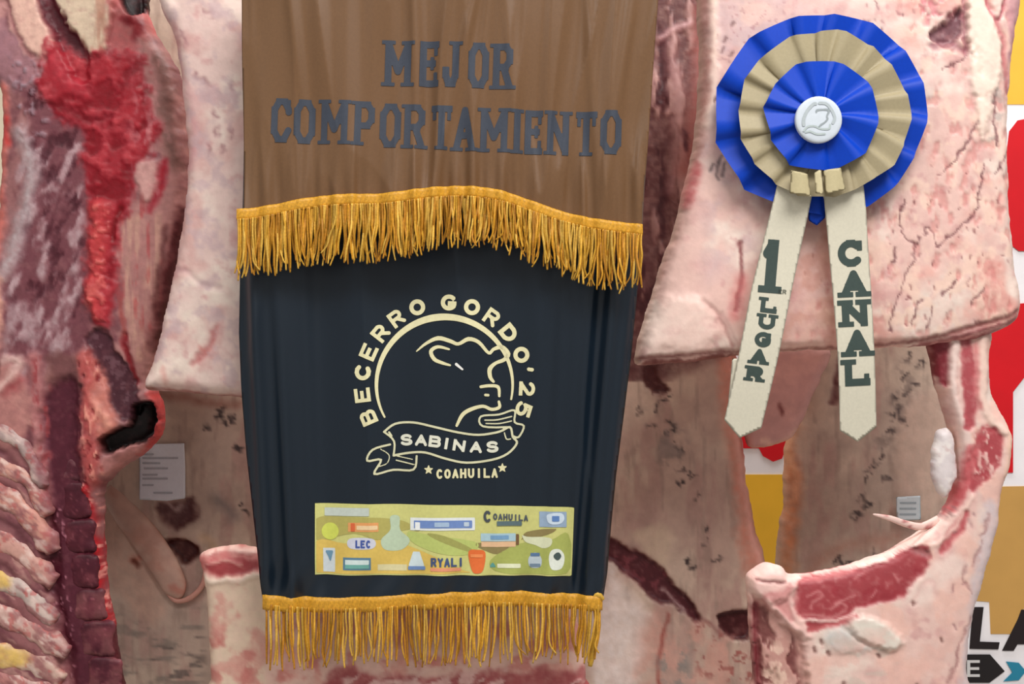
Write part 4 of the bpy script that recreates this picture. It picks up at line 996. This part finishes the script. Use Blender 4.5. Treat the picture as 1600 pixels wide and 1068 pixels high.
# ---- sponsor strip
g = lambda cx, cy: (490 + cx / 3.902, 780 + cy / 3.902)
gg = lambda L_: [g(*p) for p in L_]
SP = fill('sponsor_strip', gg([(14, 18), (1585, 38), (1570, 456), (14, 452)]), surf_navy, 1.5, (205, 204, 128), M_PRINT, NV, 3.0)
SP['label'] = 'yellow-green printed strip of small sponsor logos'
def rect(x0, y0, x1, y1): return gg([(x0, y0), (x1, y0), (x1, y1), (x0, y1)])
STRIP = gg([(22, 26), (1577, 45), (1562, 448), (22, 444)])
def pr(name, pts, col, off=2.2, sm=False, res=2.0):
    p = catmull(pts, True, 4) if sm else np.asarray(pts, float)
    return sheet(name, lambda x, y: np.minimum(poly_sd(x, y, p), poly_sd(x, y, STRIP)), (p[:, 0].min() - res, p[:, 1].min() - res, p[:, 0].max() + res, p[:, 1].max() + res), res, surf_navy, off, col, M_PRINT, SP)
pr('wave_band', gg([(22, 110), (200, 100), (420, 108), (560, 130), (600, 170), (480, 200), (400, 240), (250, 200), (22, 240)]), (178, 170, 96), 1.9, True)
pr('wave_band', gg([(22, 245), (200, 262), (400, 240), (560, 270), (720, 330), (900, 420), (900, 440), (22, 440)]), (216, 186, 96), 1.9, True)
pr('wave_band', gg([(580, 190), (720, 210), (980, 250), (1000, 290), (940, 330), (820, 330), (700, 300), (600, 250)]), (184, 196, 112), 1.9, True)
pr('wave_band', gg([(990, 260), (1240, 250), (1300, 190), (1480, 170), (1400, 215), (1260, 240), (1140, 320), (1060, 310)]), (142, 128, 82), 1.9, True)
pr('wave_band', gg([(1080, 360), (1260, 262), (1440, 240), (1550, 200), (1540, 440), (1150, 440)]), (170, 178, 96), 1.9, True)
pr('wave_band', gg([(690, 200), (800, 215), (960, 290), (940, 310), (780, 250)]), (160, 160, 90), 2.0, True)
LB, WH = (176, 196, 214), (226, 232, 232)
pr('logo_bar', rect(70, 45, 345, 95), (196, 206, 196))
pr('logo_disc', [(g(105, 188)[0] + 13.5 * math.cos(t), g(105, 188)[1] + 13.5 * math.sin(t)) for t in np.linspace(0, 6.28, 18)[:-1]], (206, 214, 96))
pr('logo_plate', rect(215, 135, 400, 190), (226, 160, 100)); pr('logo_mark', rect(232, 138, 258, 188), (214, 104, 64), 2.6); pr('logo_bar', rect(268, 152, 395, 178), (236, 206, 160), 2.6)
pr('logo_oval', gg([(215, 240), (260, 226), (360, 230), (385, 262), (360, 292), (260, 296), (215, 280)]), (206, 208, 222), 2.2, True)
for ch, a in zip('LEC', (275, 306, 340)): letter(ch, *g(a, 264), 7, 12, 2.6, surf_navy, 2.8, (66, 88, 160), M_PRINT, SP, 0, False, .8)
pr('logo_cone', gg([(470, 100), (525, 100), (530, 180), (590, 240), (540, 300), (440, 300), (415, 240), (470, 180)]), (186, 204, 176), 2.2, True)
pr('logo_plate', rect(592, 105, 985, 182), WH); pr('logo_bar', rect(615, 122, 968, 168), (112, 140, 196), 2.6)
pr('logo_disc', rect(622, 132, 652, 180), (236, 240, 240), 3.0); pr('logo_bar', rect(740, 132, 830, 160), (166, 190, 216), 3.0); pr('logo_mark', rect(918, 132, 950, 158), (190, 206, 220), 3.0)
letter('C', *g(1060, 98), 12, 18, 4, surf_navy, 2.6, (72, 78, 84), M_PRINT, SP, 0, False, .8)
for k, ch in enumerate('OAHUILA'): letter(ch, *g(1108 + k * 31, 98 + k * 1.5), 6.6 if ch != 'I' else 3.5, 10, 2.2, surf_navy, 2.6, (78, 86, 96), M_PRINT, SP, 0, False, .8)
pr('logo_bar', rect(1118, 126, 1270, 154), (92, 112, 116), 2.6)
pr('logo_plate', rect(1375, 66, 1540, 160), (150, 172, 196)); pr('logo_mark', gg([(1430, 80), (1510, 76), (1526, 110), (1500, 140), (1440, 140), (1420, 110)]), (206, 222, 236), 2.6, True); pr('logo_mark', rect(1452, 92, 1496, 126), (96, 132, 190), 3.0)
pr('logo_plate', rect(1020, 200, 1232, 248), (170, 200, 210)); pr('logo_bar', rect(1024, 250, 1232, 282), (226, 186, 146)); pr('logo_bar', rect(1080, 212, 1190, 236), (120, 160, 196), 2.6); pr('logo_mark', rect(1234, 205, 1252, 272), (120, 90, 60))
pr('logo_mark', gg([(1270, 205), (1300, 220), (1440, 225), (1445, 270), (1400, 290), (1350, 270), (1290, 250)]), (216, 220, 186), 2.2, True)
pr('logo_plate', rect(62, 290, 135, 435), (206, 216, 220)); pr('logo_mark', gg([(72, 305), (125, 305), (118, 330), (105, 380), (92, 340)]), (110, 150, 176), 2.6)
pr('logo_plate', rect(185, 346, 355, 422), (92, 128, 150)); pr('logo_bar', rect(198, 360, 344, 388), (206, 222, 220), 2.6); pr('logo_bar', rect(198, 388, 344, 412), (110, 170, 160), 2.6)
pr('logo_bar', rect(395, 388, 572, 425), (214, 206, 160))
pr('logo_mark', gg([(610, 310), (650, 310), (680, 400), (580, 400)]), (206, 222, 226)); pr('logo_bar', rect(580, 398, 684, 420), (110, 140, 190), 2.6)
for k, ch in enumerate('RYALI'): letter(ch, *g(735 + k * 41, 374), 9 if ch != 'I' else 5, 14, 3.2, surf_navy, 2.6, (70, 86, 124), M_PRINT, SP, 0, False, .8)
pr('logo_bar', rect(715, 408, 900, 428), (226, 150, 116), 2.4)
pr('logo_pot', gg([(945, 312), (1000, 300), (1048, 316), (1036, 420), (1000, 442), (966, 424)]), (224, 112, 56), 2.2, True); pr('logo_bar', rect(958, 326, 1034, 346), (236, 142, 84), 2.8)
pr('logo_mark', gg([(1070, 405), (1092, 372), (1116, 405)]), (96, 160, 150)); pr('logo_bar', rect(1120, 384, 1262, 410), (226, 230, 196), 2.4)
pr('logo_disc', gg([(1310, 350), (1350, 315), (1388, 350), (1380, 405), (1320, 405)]), (190, 204, 212), 2.2, True); pr('logo_bar', rect(1322, 318, 1378, 338), (92, 122, 160), 2.6); pr('logo_bar', rect(1318, 384, 1382, 404), (120, 140, 160), 2.6)
pr('logo_disc', gg([(1432, 350), (1450, 300), (1500, 296), (1528, 340), (1510, 410), (1450, 415)]), (222, 228, 216), 2.2, True); pr('logo_mark', gg([(1462, 330), (1490, 312), (1508, 335), (1490, 360), (1470, 352)]), (70, 86, 84), 2.8, True)

# ================================================================== rosette
RO = empty('award_rosette', 1288, 175, -.03, 'blue and beige pleated first-place rosette pinned on the right beef side', 'rosette')
def ruffle(name, cx, cy, rx, ry, rin, pleats, y_in, y_out, lift, colour, seed, twist=.12, scal=.035):
    """ring of box pleats: every fold is a flat panel that tucks under the next"""
    rr = random.Random(seed)
    cuts = np.cumsum([rr.uniform(.7, 1.3) for _ in range(pleats)]); cuts = cuts / cuts[-1] * 2 * math.pi
    starts = np.concatenate([[0], cuts[:-1]])
    rf = [rr.uniform(.958, 1.02) for _ in range(pleats)]; lf = [rr.uniform(.5, 1.2) for _ in range(pleats)]
    ts = [0, .2, .4, .6, .78, .90, .96]          # panel, then the quick tuck under the next fold
    V = []; Q = []; C = []
    nr = 8
    for k in range(pleats):
        a0, a1 = starts[k], cuts[k]; k2 = (k + 1) % pleats
        for t in ts:
            th = a0 + (a1 - a0) * t
            for j in range(nr + 1):
                s = j / nr
                chord = math.cos((a1 - a0) * .5) / math.cos((a1 - a0) * (t - .5))
                ro = (rf[k] * (1 - t) + rf[k2] * t) * (chord * .8 + .2)
                r = (rin + (1 - rin) * s) * (1 + (ro - 1) * s)
                th2 = th + twist * (1 - s) * (.5 + .5 * math.sin(k * 2.3))
                if t <= .78: hgt = lf[k] * lift * (t / .78 - .4)
                else: hgt = lf[k] * lift * .6 + ((-.4 * lf[k2] - .6 * lf[k]) * lift) * ((t - .78) / .22)
                y = y_in + (y_out - y_in) * s - hgt * (.45 + .55 * s)
                px_ = cx + rx * r * math.cos(th2); py_ = cy - ry * r * math.sin(th2)
                X, Z = to_world(px_, py_, -.05)
                V.append((X, y, Z)); C.append(srgb(colour))
    m = pleats * len(ts)
    for i in range(m):
        i2 = (i + 1) % m
        for j in range(nr):
            Q.append((i * (nr + 1) + j, i2 * (nr + 1) + j, i2 * (nr + 1) + j + 1, i * (nr + 1) + j + 1))
    return make(name, V, Q, M_RIBBON, RO, np.array(C))
BLUE, BEI = (2, 62, 184), (166, 154, 124)
def tail(name, pts, y0, y1, colour):
    p = np.asarray(pts, float)
    def sf(x, y):
        t = (y - 290) / 400.0; yy = y0 + (y1 - y0) * t + .004 * np.sin(t * 7)
        X, Z = to_world(x, y, y0); return X, yy, Z
    o = cloth(name, pts, sf, 3.0, colour, M_RIBBON, RO, 1.0)
    return o, sf
CREAM = (212, 207, 188)
blue_t, _ = tail('ribbon_tail', [(1262, 270), (1296, 270), (1290, 340), (1277, 352), (1264, 344)], -.026, -.026, BLUE)
t1, sf1 = tail('ribbon_tail', [(1216, 280), (1272, 290), (1262, 345), (1240, 450), (1218, 560), (1194, 670), (1160, 686), (1135, 657), (1152, 575), (1176, 450), (1198, 360), (1210, 308)], -.038, -.014, CREAM)
tb_, _s = tail('ribbon_tail', [(1146, 560), (1165, 560), (1162, 620), (1140, 640)], -.034, -.010, CREAM)
t2, sf2 = tail('ribbon_tail', [(1280, 290), (1348, 280), (1355, 330), (1364, 450), (1370, 560), (1376, 668), (1347, 692), (1318, 674), (1312, 560), (1303, 450), (1294, 360), (1288, 310)], -.038, -.014, CREAM)
ruffle('outer_ruffle', 1288, 174, 169, 163, .55, 15, -.022, -.022, .015, BLUE, 4)
ruffle('middle_ruffle', 1288, 177, 136, 132, .45, 19, -.047, -.047, .011, BEI, 8, scal=.03)
ruffle('inner_ruffle', 1282, 182, 90, 91, .2, 10, -.062, -.059, .013, BLUE, 12, scal=.03)
for pts_, yy, colr in (([(1236, 266), (1262, 272), (1268, 306), (1234, 302)], -.060, (190, 178, 140)), ([(1272, 270), (1282, 264), (1286, 304), (1274, 302)], -.066, (206, 194, 156)), ([(1286, 266), (1314, 262), (1322, 296), (1290, 304)], -.061, (192, 180, 142))):
    cloth('ribbon_fold', pts_, lambda x, y, yy=yy: (to_world(x, y, yy)[0], yy - .004 * np.sin((x - pts_[0][0]) / 9.0), to_world(x, y, yy)[1]), 2.5, colr, M_RIBBON, RO, 1.0)
# centre button: domed disc with rim
def disc(name, cx, cy, r, y, dome, colour, mat, parent, n=40):
    V = []; Q = []; T = []; C = []
    prof = [(1.0, .006), (1.0, -.001), (.96, -.0025), (.85, -.0032), (.5, -.0036 - dome * .6), (.2, -.0036 - dome)]
    for s, d in prof:
        for k in range(n):
            a = 2 * math.pi * k / n; X, Z = to_world(cx + r * s * math.cos(a), cy + r * s * math.sin(a), y); V.append((X, y + d, Z))
    for i in range(len(prof) - 1):
        for k in range(n): Q.append((i * n + k, i * n + (k + 1) % n, (i + 1) * n + (k + 1) % n, (i + 1) * n + k))
    X, Z = to_world(cx, cy, y); V.append((X, y - .0036 - dome, Z)); m = len(V) - 1
    for k in range(n): T.append((m, (len(prof) - 1) * n + k, (len(prof) - 1) * n + (k + 1) % n))
    return make(name, V, Q, mat, parent, np.tile(srgb(colour), (len(V), 1)), T)
cb = disc('centre_button', 1279, 187, 36.5, -.074, .0002, (204, 213, 222), M_PAPER, RO)
def sf_b(x, y):
    X, Z = to_world(x, y, -.078); return X, np.full_like(X, -.0780), Z
GREYP = (150, 160, 164)
b_ = lambda a, b: (1225 + a / 9.71, 130 + b / 9.71)
bb = lambda L_: [b_(*p) for p in L_]
strokes('ring_print', [(bb([(300, 630), (300, 540), (350, 420), (440, 320), (480, 310)]), 5), (bb([(540, 300), (640, 310), (720, 400), (770, 520), (740, 600)]), 4.5)], sf_b, .4, (176, 186, 190), M_PRINT, cb, .8)
strokes('calf_print', [(bb([(490, 440), (500, 410), (580, 400), (680, 410), (650, 500), (660, 540), (620, 590), (560, 630), (530, 660)]), [2, 3.5, 2.5, 4, 2.4, 3, 2.4, 3, 2])], sf_b, .4, GREYP, M_PRINT, cb, .8)
strokes('scroll_print', [(bb([(300, 720), (360, 660), (460, 650), (560, 690), (680, 690), (700, 630)]), 3.0), (bb([(330, 740), (400, 730), (500, 770), (620, 765)]), 3)], sf_b, .4, (176, 188, 188), M_PRINT, cb, .8)
# lettering on the tails
GREEN = (62, 76, 72)
h3 = lambda a, b: (1100 + a / 2.606, 300 + b / 2.606)
letter('1', *h3(278, 300), 33, 84, 17.5, sf1, .6, GREEN, M_PRINT, t1, .08, True, 1.2, sl=11)
letter('E', *h3(315, 404), 6, 7, 1.6, sf1, .6, (110, 112, 100), M_PRINT, t1, .1, False, .7); letter('R', *h3(333, 405), 6, 7, 1.6, sf1, .6, (110, 112, 100), M_PRINT, t1, .1, False, .7)
for ch, a, b in zip('LUGAR', (270, 261, 245, 229, 213), (460, 527, 600, 669, 740)):
    letter(ch, *h3(a, b), 26, 24, 7.2, sf1, .6, GREEN, M_PRINT, t1, .12, True, 1.0, sl=5)
for ch, a, b in zip('CANAL', (603, 617, 620, 632, 634), (247, 371, 492, 614, 735)):
    letter(ch, *h3(a, b), 40, 42, 11.5, sf2, .6, GREEN, M_PRINT, t2, -.05, True, 1.1, sl=8)

# ================================================================== paper tags
def paper(name, pts, y, colour, label):
    p = np.asarray(pts, float)
    def sf(x, y_):
        X, Z = to_world(x, y_, y); return X, np.full_like(X, y) + .003 * np.sin((y_ - p[0, 1]) / 22.0), Z
    root = empty(name, p[0, 0], p[0, 1], y, label, 'tag', 'paper tags on the sides')
    cloth('paper_sheet', pts, sf, 3.0, colour, M_PAPER, root, .8)
    return root, sf
tg, sft = paper('inspection_tag', [(217, 694), (288, 692), (290, 778), (262, 782), (218, 780)], .352, (216, 220, 228), 'white printed paper tag on the shaded side below the dark cavity')
for k, (x0, x1, yy) in enumerate(((224, 240, 708), (222, 278, 714), (222, 246, 740), (222, 262, 746), (222, 240, 756), (240, 270, 768), (222, 250, 722), (224, 262, 730))):
    fill('print_line', [(x0, yy), (x1, yy), (x1, yy + 3), (x0, yy + 3)], sft, .5, (172, 176, 184), M_PRINT, tg, 1.2)
tg2, sft2 = paper('inspection_tag', [(1400, 776), (1438, 774), (1440, 812), (1402, 814)], .418, (206, 216, 222), 'small bluish-white tag on the shaded side seen through the notch')
for k, yy in enumerate((784, 793, 802)): fill('print_line', [(1406, yy), (1432, yy), (1432, yy + 3), (1406, yy + 3)], sft2, .5, (160, 172, 180), M_PRINT, tg2, 1.2)
